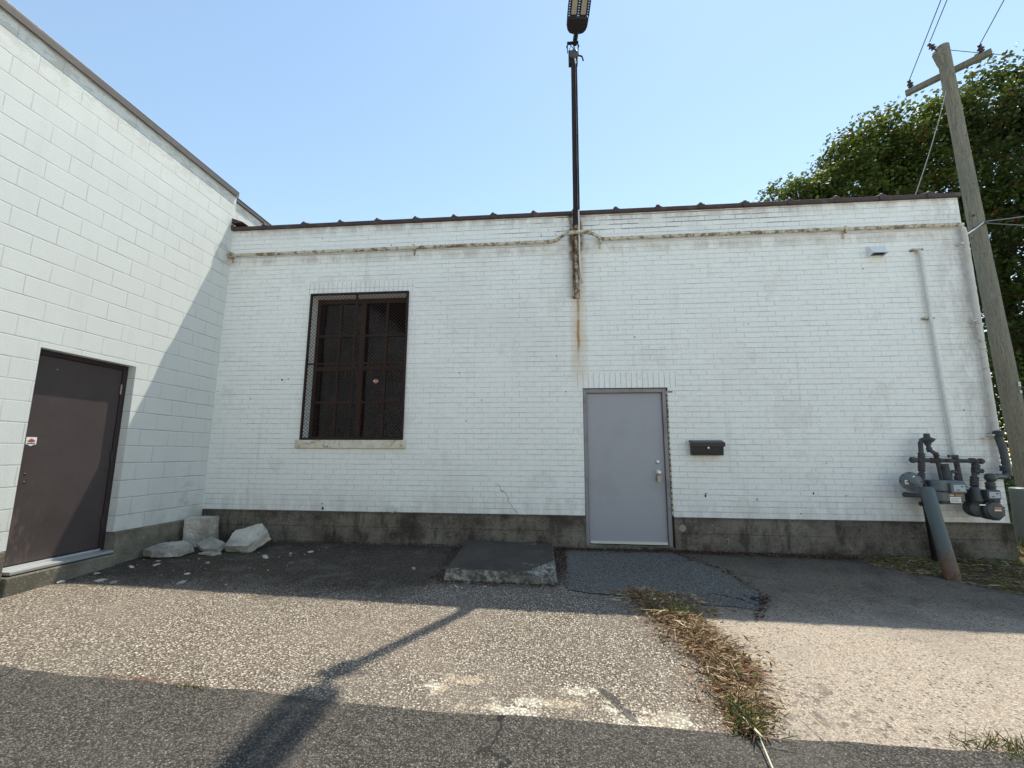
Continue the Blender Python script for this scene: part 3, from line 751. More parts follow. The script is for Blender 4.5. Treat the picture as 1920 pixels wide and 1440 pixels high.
# grey door
DY = WY+.055
b = MB(); fw_ = .052
b.box((DX0+.004, WY+.012, DZ0), (DX0+fw_, DY+.06, DZ1-.012)).box((DX1-fw_-.018, WY+.012, DZ0), (DX1-.022, DY+.06, DZ1-.012)).box((DX0+fw_, WY+.012, DZ1-fw_-.012), (DX1-fw_-.018, DY+.06, DZ1-.012))
DFR = b.build('door_frame', 'greyframe', BB, bev=.004)
dx0, dx1, dz0, dz1 = DX0+fw_+.004, DX1-fw_-.022, DZ0+.022, DZ1-fw_-.016
b = MB().box((dx0, DY, dz0), (dx1, DY+.045, dz1)); DO = b.build('door', 'greydoor', BB, bev=.003)
b = MB().box((dx0+.01, DY-.016, dz0+.004), (dx1-.006, DY-.001, dz0+.036)); 
for k in range(5): b.lathe((dx0+.1+k*.2, DY-.016, dz0+.02), (0,-1,0), [(.005, 0), (.004, .002)], 8)
sub(b, 'door_sweep', 'alum', DO)
for hz in (1.78, 1.07, .30):
    b = MB().tube([(dx0-.004, DY-.014, hz-.055), (dx0-.004, DY-.014, hz+.055)], .0085, 10); sub(b, 'hinge', 'greyframe', DO)
kx = dx1-.085
b = MB().lathe((kx, DY-.001, 1.10), (0,-1,0), [(.028, 0), (.030, .006), (.024, .016), (.014, .020)], 20); sub(b, 'deadbolt', 'alum', DO, smooth=True)
b = MB().lathe((kx, DY-.001, .965), (0,-1,0), [(.034, 0), (.034, .006), (.014, .012), (.014, .036), (.027, .044), (.029, .058), (.022, .068), (.006, .071)], 20); sub(b, 'door_knob', 'alum', DO, smooth=True)
b = MB().box((kx-.026, DY-.050, .845), (kx+.026, DY-.018, .925)); b.tube([(kx-.016, DY-.034, .925), (kx-.016, DY-.034, .955), (kx, DY-.034, .966), (kx+.016, DY-.034, .955), (kx+.016, DY-.034, .925)], .0045, 8)
b.box((kx-.018, DY-.054, .855), (kx+.018, DY-.0505, .895)); LB = sub(b, 'key_box', 'steel', DO)
b = MB().box((dx1-.002, DY-.006, .90), (dx1+.010, DY-.001, .99)); sub(b, 'strike_plate', 'greyframe', DO)
b = MB().box((DX0+.005, WY-.012, DZ0+.0), (DX1-.024, DY+.06, DZ0+.016)); b.build('threshold', 'found2', BB, bev=.003)
# raw brick edge on the right of the door: dark mortar gap with brick ends
b = MB()
z = FT+.02
while z < DZ1-.05:
    b.box((DX1-.016, WY+.004, z), (DX1-.001, WY+.03, z+.052)); z += .0715
b.build('brick_edge', 'conduit', BB)
MB().box((DX1-.021, WY+.020, DZ0), (DX1-.0012, WY+.07, DZ1-.013)).build('mortar_gap', 'polebrown', BB)
MB().box((DX1+.0, WY-.006, 2.02), (DX1+.06, WY-.0005, 2.035)).build('bent_nail', 'polebrown', BB)
# patches stuck on the wall
def blob(x, z, rx, rz, y, th, n=14, seed=0):
    q = random.Random(seed)
    return [(x+rx*math.cos(2*math.pi*k/n)*q.uniform(.8, 1.1), y, z+rz*math.sin(2*math.pi*k/n)*q.uniform(.8, 1.1)) for k in range(n)]
MB().prism(blob(-2.235, .445, .07, .055, WY-.03, .03, seed=3), (0, .029, 0)).build('caulk_patch', 'glue', BB, bev=.008)
MB().prism(blob(1.60, .27, .05, .045, WY-.024, .0, seed=4), (0, .006, 0)).build('plaster_dab', 'rubble', BB, bev=.002)
for (x, z, s) in ((-3.241, .437, .016), (1.911, .672, .012), (1.918, .70, .009), (-4.0, 2.257, .012), (3.228, .722, .010), (.02, 2.55, .008)):
    MB().prism(blob(x, z, s, s*1.4, WY-.003, 0, 8, int(abs(x)*100)), (0, .0028, 0)).build('wall_hole', 'black', BB)

# ------------------------------------------------------------------ block building on the left
CB = thing('block_building', 'tall white painted block building with brown metal coping and a brown side door', 'building', (XL, 3, 0))
BT = 5.235
LY0, LY1, LZ1 = 3.79, 4.80, 2.215
def wall_x(x0, x1, ys, zs, holes):
    b = wall_grid(ys, zs, holes, -x0, -x1)     # build along y then rotate
    c = MB(); c.v = [(-v[1], v[0], v[2]) for v in b.v]; c.f = b.f
    return c
c = wall_x(XL, XL-.2, [-4, LY0, LY1, 6.088], [.297, LZ1, BT], [(LY0, LY1, .297, LZ1)])
c.build('wall', 'block', CB, recalc=False)
MB().box((XL-.33, 6.0895, .0), (XL-.13, 20, BT)).build('setback_wall', 'block', CB)
MB().box((-16, -4, 0), (-15.8, 20, BT)).box((-15.8, -4, 0), (XL-.202, -3.8, BT)).box((-15.8, 19.8, 0), (XL-.332, 20, BT)).build('outer_wall', 'block', CB)
MB().box((-15.8, -3.8, 4.7), (XL-.34, 19.8, 4.85)).build('roof', 'roofing', CB)
b = MB().box((XL-.22, -4, -.5), (XL+.035, LY0-.02, .295)).box((XL-.22, LY1+.002, -.5), (XL+.035, 6.068, .295)).box((XL-.22, LY0-.02, -.5), (XL+.075, LY1+.002, .062))
b.build('foundation', 'found2', CB, bev=.012)
b = MB().box((XL-.24, -4, BT+.002), (XL+.03, 6.09, BT+.060)); b.box((XL-.26, -4, BT+.061), (XL+.036, 6.10, BT+.070)); b.box((XL+.031, -4, BT-.022), (XL+.036, 6.09, BT+.058))
b.build('coping', 'flash', CB, bev=.004)
b = MB().box((XL-.36, 6.101, BT+.002), (XL-.095, 20.02, BT+.060)); b.box((XL-.38, 6.101, BT+.061), (XL-.088, 20.02, BT+.070)); b.build('coping', 'flash', CB, bev=.004)
# brown door
RX = XL-.10
b = MB().box((RX-.06, LY1-.056, .105), (RX+.006, LY1-.002, LZ1-.002)).box((RX-.06, LY0+.002, .105), (RX+.006, LY0+.04, LZ1-.002)).box((RX-.06, LY0+.04, LZ1-.052), (RX+.006, LY1-.056, LZ1-.002))
b.build('door_frame', 'brownframe', CB, bev=.004)
b = MB().box((RX-.055, LY0+.043, .135), (RX-.008, LY1-.059, LZ1-.055)); BD = b.build('door', 'browndoor', CB, bev=.003)
for hz in (1.93, 1.15, .42):
    b = MB().tube([(RX+.006, LY1-.062, hz-.058), (RX+.006, LY1-.062, hz+.058)], .010, 10); sub(b, 'hinge', 'steel' if hz > 1.5 else 'brownframe', BD)
# alarm sticker with a red emblem
sy, sz = 3.925, 1.305
b = MB().box((RX-.0078, sy-.045, sz-.038), (RX-.006, sy+.045, sz+.034)); b.prism([(RX-.0078, sy-.03, sz-.038), (RX-.0078, sy+.03, sz-.038), (RX-.0078, sy, sz-.055)], (.0018, 0, 0)); SK = sub(b, 'sticker', 'label', BD)
leaf = [(0,.024),(.006,.012),(.016,.016),(.014,.004),(.03,.002),(.022,-.008),(.026,-.014),(.006,-.014),(0,-.02),(-.006,-.014),(-.026,-.014),(-.022,-.008),(-.03,.002),(-.014,.004),(-.016,.016),(-.006,.012)]
b = MB().prism([(RX-.0058, sy+p*1.15, sz+q) for p, q in leaf], (.0012, 0, 0)); sub(b, 'sticker_emblem', 'red', BD)
b = MB().box((RX-.0058, sy-.035, sz-.032), (RX-.0048, sy+.035, sz-.024)); sub(b, 'sticker_print', 'ink', BD)
for (yy, zz) in ((4.05, 2.04), (3.92, .98), (3.925, .90), (4.70, .99)):
    b = MB().lathe((RX-.0075, yy, zz), (1,0,0), [(.010, 0), (.008, .002)], 9); sub(b, 'filled_hole', 'steel' if zz > 1.5 else 'black', BD)
b = MB().box((RX-.05, LY0+.03, .074), (XL+.045, LY1-.01, .102)); b.box((RX-.02, LY0+.03, .103), (RX+.02, LY1-.05, .125)); b.build('threshold', 'alum', CB, bev=.004)
# ------------------------------------------------------------------ conduit along the wall
def arc_pts(pts, r=.04, k=5):
    """round the corners of a polyline"""
    P = [Vector(p) for p in pts]; out = [P[0]]
    for i in range(1, len(P)-1):
        a, p, c = P[i-1], P[i], P[i+1]
        d1 = (a-p); d2 = (c-p); rr = min(r, d1.length*.49, d2.length*.49)
        s, e = p+d1.normalized()*rr, p+d2.normalized()*rr
        for t in range(k+1):
            t /= k; out.append(s*(1-t)**2+p*2*t*(1-t)+e*t*t)
    return out+[P[-1]]
def rough_tube(b, pts, r, amp, n=12, stepl=.03):
    P = [Vector(p) for p in pts]; out = [P[0]]
    for i in range(len(P)-1):
        L = (P[i+1]-P[i]).length; m = max(1, int(L/stepl))
        out += [P[i]+(P[i+1]-P[i])*(k/m) for k in range(1, m+1)]
    return b.tube(out, [r*(1+rnd.uniform(-amp, amp)) for _ in out], n)
# painted reveal (white) comes from the wall hole itself; thin caulk line in the inner corner
rough_tube(MB(), [(XL+.003, 6.087, .40), (XL+.003, 6.087, 4.64)], .006, .5, 6, .05).build('corner_caulk', 'white', CB)

CN = thing('conduit_pipe', 'long flaking rusty conduit running across the brick wall below the roof edge', 'pipe', (0, 6.04, 4.2))
cp = [(XL+.005, 6.035, 4.208), (-2.7, 6.035, 4.214), (0.03, 6.035, 4.222), (.17, 6.035, 4.288), (.20, 5.93, 4.29)]
cp = [(XL+.005, 6.035, 4.208), (-2.7, 6.035, 4.214), (0.02, 6.035, 4.222), (.14, 5.97, 4.285), (.24, 5.915, 4.290), (.44, 5.915, 4.288), (.56, 5.96, 4.280), (.67, 6.035, 4.229), (2.6, 6.035, 4.231), (5.34, 6.035, 4.224), (5.395, 6.035, 4.222)]
rough_tube(MB(), arc_pts(cp, .06), .025, .10).build('pipe', 'conduit', CN, smooth=True)
for x in (-2.07, 3.934, .66, -4.97):
    MB().box((x-.012, 6.002, 4.17), (x+.012, 6.088, 4.262)).box((x-.012, 6.075, 4.11), (x+.012, 6.088, 4.17)).build('pipe_strap', 'conduit', CN, bev=.003)
CR = thing('corner_pipe', 'white painted pipe down the right corner of the brick wall', 'pipe', (5.385, 6.03, 1.5))
rough_tube(MB(), arc_pts([(5.345, 6.028, 4.165), (5.380, 6.028, 4.16), (5.385, 6.028, 4.08), (5.378, 6.028, 1.50)], .05), .034, .05).build('pipe', 'cornerpipe', CR, smooth=True)
for z in (3.95, 2.9, 1.45): MB().box((5.31, 6.0, z-.012), (5.345, 6.088, z+.012)).build('pipe_strap', 'cornerpipe', CR)
VP = thing('riser_pipe', 'slim white pipe rising on the brick wall above the gas meters', 'pipe', (4.86, 6.05, 1.2))
rough_tube(MB(), arc_pts([(4.83, 6.085, 3.885), (4.83, 6.045, 3.885), (4.835, 6.045, 3.78), (4.842, 6.045, 2.95), (4.885, 6.045, 1.16)], .03), .021, .05).build('pipe', 'whitepipe', VP, smooth=True)
for z, x in ((3.90, 4.80), (2.955, 4.82)):
    MB().box((x-.06, 6.04, z-.010), (x+.075, 6.088, z+.012)).lathe((x-.045, 6.04, z), (0,-1,0), [(.010,0),(.008,.008)], 8).build('pipe_strap', 'rustmount', VP)

# ------------------------------------------------------------------ vent, mailbox
VT = thing('wall_vent', 'small white metal vent hood high on the right of the brick wall', 'vent', (4.3, WY, 3.9))
b = MB(); x0, x1, z0, z1 = 4.215, 4.40, 3.835, 3.975
b.prism([(x0, WY-.004, z1), (x0, WY-.004, z0), (x0, WY-.115, z0+.015), (x0, WY-.03, z1)], (.004, 0, 0)); b.prism([(x1, WY-.004, z1), (x1, WY-.004, z0), (x1, WY-.115, z0+.015), (x1, WY-.03, z1)], (-.004, 0, 0))
b.add([(x0, WY-.004, z1), (x1, WY-.004, z1), (x1, WY-.03, z1), (x0, WY-.03, z1)], [(0,1,2,3)]); b.add([(x0, WY-.03, z1), (x1, WY-.03, z1), (x1, WY-.115, z0+.015), (x0, WY-.115, z0+.015)], [(0,1,2,3)])
b.build('hood', 'white', VT)
MB().box((x0-.015, WY-.004, z0-.012), (x1+.012, WY-.0005, z1+.012)).build('flange', 'white', VT)
MB().box((x0+.015, WY-.05, z0+.02), (x1-.015, WY-.005, z0+.035)).build('opening', 'black', VT)
MBX = thing('mailbox', 'black metal mailbox mounted on the white brick wall right of the grey door', 'mailbox', (1.94, WY, 1.18))
b = MB(); x0, x1 = 1.752, 2.142
b.prism([(x0, WY-.002, 1.19), (x0, WY-.095, 1.19), (x0, WY-.115, 1.335), (x0, WY-.002, 1.345)], (x1-x0, 0, 0)); b.build('body', 'black', MBX, bev=.006)
b = MB().prism([(x0-.012, WY-.004, 1.378), (x0-.012, WY-.02, 1.384), (x0-.012, WY-.135, 1.350), (x0-.012, WY-.135, 1.300), (x0-.012, WY-.128, 1.300), (x0-.012, WY-.126, 1.340), (x0-.012, WY-.004, 1.368)], (x1-x0+.024, 0, 0)); b.build('lid', 'black', MBX, bev=.003)
MB().lathe((1.945, WY-.116, 1.285), (0,-1,0), [(.015, 0), (.016, .014), (.010, .02)], 14).build('lock', 'alum', MBX, smooth=True)

# ------------------------------------------------------------------ lamp on its pole
LP = thing('area_light', 'tall dark pole lamp fixed to the front of the brick building, rising above its roof', 'lamp', (.32, 5.97, 3.36))
px, py = .318, 5.975
rough_tube(MB(), [(px+.002, py, 4.42), (px+.012, py, 7.20)], .038, .01, 16, .3).build('pole', 'polebrown', LP, smooth=True)
MB().box((px-.055, 6.0, 3.37), (px-.040, 6.088, 4.66)).box((px-.040, 6.068, 3.37), (px+.045, 6.088, 4.66)).box((px-.055, 6.0-.03, 3.37), (px-.045, 6.0, 4.66)).build('mounting_channel', 'rustmount', LP)
rough_tube(MB(), [(px-.008, py+.01, 3.42), (px, py, 4.418)], .026, .10, 10, .05).build('rusted_stub', 'rustmount', LP, smooth=True)
rough_tube(MB(), arc_pts([(px+.085, 6.07, 3.60), (px+.075, 6.02, 3.64), (px+.045, 5.955, 3.80), (px+.042, 5.945, 4.7), (px+.047, 5.93, 7.0), (px+.03, 5.93, 7.12)], .05), .011, .04, 8, .12).build('cable', 'whitepipe', LP, smooth=True)
rough_tube(MB(), [(px+.046, 5.925, 4.64), (px+.050, 5.922, 7.0)], .0125, .03, 8, .12).build('conduit', 'polebrown', LP, smooth=True)
b = MB().box((px-.062, py-.03, 7.04), (px+.075, py+.05, 7.27)); b.build('mounting_box', 'lampblack', LP, bev=.008)
MB().lathe((px+.02, py-.032, 7.17), (0,-1,-.25), [(.068, 0), (.07, .03), (.055, .05), (.02, .058)], 20).build('photo_cell', 'meterdark', LP, smooth=True)
MB().tube([(px+.075, py-.03, 7.17), (px+.14, py-.05, 7.12), (px+.155, py-.05, 7.05)], .012, 8).build('conduit_stub', 'lampblack', LP, smooth=True)
# open clamp bracket and tangled wires
b = MB()
for sx in (-.075, .085): b.box((px+sx-.006, py-.02, 7.271), (px+sx+.006, py+.03, 7.43))
b.box((px-.069, py-.02, 7.418), (px+.079, py+.03, 7.43)); b.lathe((px-.081, py, 7.36), (-1,0,0), [(.02,0),(.018,.012)], 8); b.lathe((px+.091, py, 7.36), (1,0,0), [(.02,0),(.018,.012)], 8)
b.tube([(px-.06, py, 7.275), (px-.02, py-.01, 7.36), (px+.03, py, 7.30), (px+.01, py, 7.41)], .006, 6); b.tube([(px+.03, py, 7.275), (px+.02, py, 7.42)], .009, 6); b.tube([(px-.05, py, 7.41), (px+.01, py-.01, 7.32), (px+.02, py, 7.28)], .005, 6)
b.build('clamp_bracket', 'lampblack', LP)
tl = R(20); hy = R(6); U = Vector((math.sin(hy)*math.cos(tl), -math.cos(hy)*math.cos(tl), math.sin(tl))); V_ = Vector((math.cos(hy), math.sin(hy), 0)); W_ = U.cross(V_) * -1
if W_.z < 0: W_ = -W_
O = Vector((px+.045, py+.015, 7.43))
MB().tube([O+Vector((-.005, .0, -.02)), O+Vector((0, 0, .06)), O+U*.16+Vector((0, 0, .02))], .036, 12).build('neck', 'lampblack', LP, smooth=True)
HO = O+U*.10+Vector((0, 0, .03))
def hp(l, v, w_=0.): return HO+U*l+V_*(v*1.06)+W_*w_
out = [(0,-.06),(.015,-.10),(.05,-.130),(.10,-.146),(.21,-.150),(.21,.150),(.10,.146),(.05,.130),(.015,.10),(0,.06)]
b = MB().prism([hp(l, v, -.02) for l, v in out], W_*.075); b.build('housing', 'lampblack', LP, bev=.012)
b = MB().prism([hp(l, v, -.015) for l, v in ((.60,-.140),(.72,-.132),(.76,-.10),(.775,-.05),(.775,.05),(.76,.10),(.72,.132),(.60,.140))], W_*.06); b.build('end_cap', 'lampblack', LP, bev=.008)
b = MB()
def lbox(l0, l1, v0, v1, w0, w1): b.obox(hp((l0+l1)/2, (v0+v1)/2, (w0+w1)/2), U, V_, W_, (l1-l0)/2, (v1-v0)/2, (w1-w0)/2)
for sg in (-1, 1):
    lbox(.2105, .5995, sg*.146-.006, sg*.146+.006, -.015, .035)
    k = .235
    while k < .59:
        lbox(k, k+.010, min(sg*.118, sg*.140), max(sg*.118, sg*.140), -.01, .03)
        lbox(k, k+.010, min(sg*.0, sg*.0119), max(sg*.0, sg*.0119), -.01, .03); k += .031
    # frame of each module
    a0, a1 = sorted((sg*.012, sg*.118))
    lbox(.228, .245, a0, a1, -.018, .03); lbox(.585, .5995, a0, a1, -.018, .03)
    lbox(.245, .585, a0, a0+.014, -.018, .03); lbox(.245, .585, a1-.014, a1, -.018, .03)
    lbox(.245, .585, a0+.014, a1-.014, .005, .03)
    for vv in (.035, .065, .095): lbox(.2105, .228, sg*vv-.006, sg*vv+.006, -.01, .03)
b.build('heat_sink', 'lampblack', LP)
for sg in (-1, 1):
    a0, a1 = sorted((sg*.027, sg*.103)); b = MB(); lbox(.246, .584, a0, a1, -.012, .004); b.build('light_panel', 'led', LP)

# ------------------------------------------------------------------ gas meters
GM = thing('gas_manifold', 'dark grey gas pipework with valves and regulator on the right of the brick wall', 'gas pipes', (4.6, 5.95, 1.1))
def fit(b, p, ax, r, l):   # threaded fitting collar
    ax = Vector(ax).normalized(); p = Vector(p)
    b.lathe(p-ax*l/2, ax, [(r*.9, 0), (r, l*.15), (r, l*.35), (r*.86, l*.4), (r*.86, l*.6), (r, l*.65), (r, l*.85), (r*.9, l)], 10)
b = MB(); PY = 5.93
b.tube([(4.305, PY, 1.145), (5.06, PY, 1.135)], .024, 12)
for x in (4.41, 4.55, 4.60, 4.98): fit(b, (x, PY, 1.14), (1,0,0), .034, .06)
b.lathe((4.285, PY, 1.145), (1,0,0), [(.012, 0), (.036, .02), (.038, .05), (.026, .07)], 12)
b.lathe((5.055, PY, 1.135), (1,0,0), [(.034, 0), (.036, .03), (.022, .05)], 12)
b.build('header_pipe', 'gasgrey', GM, smooth=True)
b = MB()
b.tube(arc_pts([(4.385, PY, .86), (4.42, PY, 1.14), (4.435, PY, 1.372), (4.50, PY, 1.372)], .04), .025, 12)
for z in (1.10, 1.04, .96, 1.20): fit(b, (4.385+(z-.86)*.12, PY, z), (.1,0,1), .037, .06)
b.lathe((4.385, PY, .855), (0,0,1), [(.03, -.03), (.046, 0), (.046, .05), (.03, .07)], 12)
b.build('riser', 'gasgrey', GM, smooth=True)
b = MB().lathe((4.515, PY, 1.33), (0,0,1), [(.030, -.01), (.034, .02), (.050, .03), (.072, .055), (.076, .062), (.076, .070), (.05, .082), (.032, .092), (.030, .13), (.022, .135)], 18)
for k in range(8): b.lathe((4.515+.068*math.cos(k*.785), PY+.068*math.sin(k*.785), 1.386), (0,0,1), [(.007, 0), (.007, .018)], 6)
b.build('pressure_regulator', 'gasgrey', GM, smooth=True)
b = MB().tube(arc_pts([(4.515, PY, 1.33), (4.525, PY, 1.262), (4.585, PY, 1.225), (4.60, PY, 1.12), (4.615, PY, .905)], .035), .022, 12)
for p in ((4.525, PY, 1.27), (4.59, PY, 1.21)): fit(b, p, (.3,0,-1), .031, .05)
b.tube([(4.66, PY-.02, .90), (4.65, PY-.02, 1.10)], .040, 12); b.build('drop_pipe', 'gasgrey', GM, smooth=True)
b = MB().tube(arc_pts([(4.695, PY-.02, .90), (4.70, PY-.02, 1.01), (4.775, PY-.02, 1.01), (4.78, PY-.02, .92)], .035), .020, 12)
b.tube([(4.815, PY, .90), (4.80, PY, 1.19)], .027, 12); fit(b, (4.80, PY, 1.18), (0,0,1), .034, .05); fit(b, (4.78, PY-.02, .935), (0,0,1), .038, .05)
b.build('outlet_pipe', 'gasgrey', GM, smooth=True)
b = MB().box((4.69, PY-.045, 1.178), (4.80, PY-.03, 1.192)).box((4.69, PY-.045, 1.198), (4.80, PY-.03, 1.208)).box((4.69, PY-.045, 1.178), (4.70, PY-.03, 1.208)); b.build('valve_handle', 'gasgrey', GM)
b = MB().tube([(5.02, PY, 1.135), (4.985, PY, .99), (4.90, 5.86, .84)], .026, 12)
for p in ((5.01, PY, 1.07), (5.0, PY, 1.02), (4.95, 5.90, .925), (4.915, 5.87, .87)): fit(b, p, (.35,.2,1), .042, .055)
b.lathe((5.02, PY-.0, 1.02), (1,-.3,0), [(.024, 0), (.026, .05), (.016, .06)], 10); b.build('meter_drop', 'gasgrey', GM, smooth=True)
b = MB().tube([(4.15, 5.90, .735), (4.40, 5.93, .725)], .026, 12); b.lathe((4.145, 5.90, .735), (1,0,0), [(.012,0),(.030,.01),(.030,.04)], 12); b.build('vent_stub', 'gasgrey', GM, smooth=True)
b = MB().tube([(4.41, 5.93, .86), (4.42, 5.93, .5), (4.44, 5.93, -.12)], [.05, .045, .045], 14); b.lathe((4.395, 5.93, .60), (0,0,1), [(.05,0),(.062,.01),(.062,.04),(.05,.05)], 12)
b.build('service_riser', 'black', GM, smooth=True)
# disc regulator
b = MB(); ax = Vector((-.28, -1, .10)).normalized(); c0 = Vector((4.195, 5.83, .893))
b.lathe(c0, ax, [(.05, -.06), (.075, -.04), (.092, -.022), (.108, -.018), (.108, -.002), (.112, .0), (.112, .010), (.098, .012), (.085, .014), (.070, .030), (.034, .038), (.030, .055), (.010, .057)], 28)
b.tube([c0+Vector((.02, .0, -.02)), c0+Vector((.10, .03, -.07)), (4.375, PY, .82)], [.045, .034, .030], 12)
DR = b.build('regulator', 'metergrey', GM, smooth=True)
a_ = ax.orthogonal().normalized(); b_ = ax.cross(a_)
for k in range(8):
    q = MB().lathe(c0+(a_*math.cos(k*.785)+b_*math.sin(k*.785))*.101+ax*.009, ax, [(.008, 0), (.008, .009)], 6); sub(q, 'bolt', 'gasgrey', DR)
Zu = Vector((0,0,1)); rr = Zu.cross(ax).normalized(); uu = ax.cross(rr)
q = MB().obox(c0-rr*.052-uu*.01+ax*.0345, rr, uu, ax, .017, .023, .0015); sub(q, 'label', 'label', DR)
q = MB().obox(c0-rr*.052-uu*.01+ax*.0368, rr, uu, ax, .009, .012, .0006); sub(q, 'label_print', 'orange', DR)
for sgn in (1, -1):
    q = MB().obox(c0+rr*.012+uu*.048+ax*(.031+.002*sgn), (rr+uu*.6*sgn).normalized(), (uu-rr*.6*sgn).normalized(), ax, .027, .006, .001); sub(q, 'cross_mark', 'label', DR)
# box meter
M1 = thing('gas_meter', 'boxy pale grey gas meter with white label, left of the round meter', 'gas meter', (4.60, 5.88, .65))
b = MB().prism([(4.425, 5.98, .912), (4.425, 5.84, .912), (4.50, 5.79, .912), (4.745, 5.79, .912), (4.768, 5.82, .905), (4.768, 5.98, .905)], (0, 0, -.130)); b.build('body', 'metergrey', M1, bev=.016)
b = MB().prism([(4.430, 5.97, .780), (4.430, 5.85, .780), (4.505, 5.80, .780), (4.735, 5.80, .780), (4.76, 5.83, .780), (4.76, 5.97, .780)], (0, 0, -.115)); b.prism([(4.46, 5.95, .664), (4.52, 5.83, .664), (4.72, 5.83, .664), (4.74, 5.95, .664)], (0, 0, -.03)); b.build('lower_case', 'metergrey', M1, bev=.014)
MB().box((4.565, 5.755, .768), (4.735, 5.7895, .885)).build('index_box', 'metergrey', M1, bev=.010)
MB().box((4.592, 5.7515, .788), (4.715, 5.7545, .864)).build('dial', 'lens', M1)
for (xa, xb, za, zb) in ((4.615, 4.655, .800, .810), (4.67, 4.70, .838, .850)):
    MB().box((xa, 5.7495, za), (xb, 5.7513, zb)).build('dial_print', 'ink', M1)
MB().box((4.570, 5.7955, .655), (4.688, 5.7985, .722)).build('label', 'label', M1)
for k in range(3): MB().box((4.578, 5.7938, .668+k*.016), (4.680-.02*(k == 1), 5.7953, .672+k*.016)).build('label_print', 'ink', M1)
MB().box((4.56, 5.7955, .732), (4.615, 5.7985, .750)).build('brass_plate', 'sill', M1); MB().box((4.635, 5.7955, .730), (4.705, 5.7985, .752)).build('orange_label', 'orange', M1)
for x in (4.52, 4.58, 4.72): MB().lathe((x, 5.80, .782), (0,-1,0), [(.009, 0), (.009, .012)], 8).build('bolt', 'meterdark', M1)
# round meter
M2 = thing('gas_meter', 'round dark grey drum gas meter at the right corner of the wall', 'gas meter', (4.96, 5.85, .5))
b = MB().lathe((4.885, 5.85, .588), (-.15,-1,0), [(.06, -.10), (.092, -.08), (.096, 0), (.085, .03), (.05, .045)], 26); b.build('side_drum', 'meterdark', M2, smooth=True)
b = MB().box((4.825, 5.81, .655), (5.12, 5.96, .805)); b.lathe((4.87, 5.82, .74), (0,0,1), [(.055, -.07), (.058, .0), (.045, .09), (.03, .10)], 16); b.build('body', 'meterdark', M2, smooth=True, bev=.014)
b = MB().lathe((4.997, 5.79, .580), (.05,-1,.05), [(.095, -.12), (.104, -.09), (.106, .0), (.113, .004), (.113, .020), (.104, .026), (.092, .048), (.045, .057), (.01, .058)], 30).build('drum', 'meterdark', M2, smooth=True)
for k in range(8): MB().lathe((4.997+.107*math.cos(k*.785+.3), 5.79, .580+.107*math.sin(k*.785+.3)), (.05,-1,.05), [(.010, -.012), (.010, .030)], 7).build('bolt', 'gasgrey', M2)
MB().box((4.915, 5.725, .705), (5.06, 5.8095, .812)).build('index_box', 'meterdark', M2, bev=.010)
MB().box((4.932, 5.721, .722), (5.045, 5.7245, .792)).build('dial', 'lens', M2)
MB().box((4.95, 5.719, .733), (4.985, 5.7208, .743)).build('dial_print', 'ink', M2); MB().box((5.00, 5.719, .765), (5.03, 5.7208, .777)).build('dial_print', 'ink', M2)
MB().box((4.968, 5.728, .592), (5.038, 5.731, .620)).build('orange_label', 'orange', M2); MB().box((4.968, 5.728, .578), (5.040, 5.7310, .590)).build('label', 'label', M2)
MB().box((4.84, 5.752, .635), (4.90, 5.757, .648)).build('name_plate', 'alum', M2)
b = MB().tube(arc_pts([(5.095, 5.88, .80), (5.10, 5.88, .94), (5.19, 5.90, .96), (5.34, 5.98, .95), (5.40, 6.0, .99)], .07), .034, 14); fit(b, (5.095, 5.88, .86), (0,0,1), .050, .06); fit(b, (5.095, 5.88, .81), (0,0,1), .048, .04)
b.lathe((5.10, 5.87, .955), (0,0,1), [(.03, -.06), (.055, -.03), (.057, 0), (.043, .03), (.02, .04)], 16); b.build('outlet_elbow', 'meterdark', M2, smooth=True)
b = MB().tube([(5.375, 6.02, 1.50), (5.40, 6.0, 1.30), (5.405, 5.99, .96)], .040, 14)
for z in (1.47, 1.05): fit(b, (5.39, 6.0, z), (0,0,1), .052, .07)
b.build('outlet_pipe', 'meterdark', M2, smooth=True)
MB().box((5.23, 6.02, 1.40), (5.36, 6.05, 1.415)).build('bracket', 'conduit', M2)
for s_ in range(2): MB().tube([(4.80+.02*s_, 5.93, .95), (4.82+.02*s_, 5.90, .87), (4.84+.02*s_, 5.90, .82)], .003, 5).build('tag_wire', 'ink', M2)

# leaning bollard in front of the meters
BO = thing('bollard', 'leaning grey steel post with rusted foot standing before the gas meters', 'bollard', (4.11, 5.36, -.08))
bt, bb_ = Vector((4.232, 5.66, .83)), Vector((4.135, 5.34, -.14))
ax = (bt-bb_).normalized()
b = MB().lathe(bb_, ax, [(.073, 0), (.070, .2), (.066, .6), (.066, (bt-bb_).length-.03), (.060, (bt-bb_).length-.008), (.05, (bt-bb_).length+.004), (.01, (bt-bb_).length+.006)], 26); b.build('post', 'bollard', BO, smooth=True)
# second bollard, beyond the corner
MT['post2'] = paint('blue_grey_post', (.12, .15, .16), .5, .12, .001, 20)
B2 = thing('bollard', 'blue grey post past the right corner of the building, cut by the frame', 'bollard', (6.42, 7.0, -.1))
MB().lathe((6.42, 7.0, -.2), (.02,0,1), [(.115, 0), (.115, .9), (.118, .905), (.118, .95), (.10, .965), (.01, .97)], 26).build('post', 'post2', B2, smooth=True)
MB().box((6.43, 6.878, .58), (6.50, 6.884, .64)).build('label', 'label', B2)

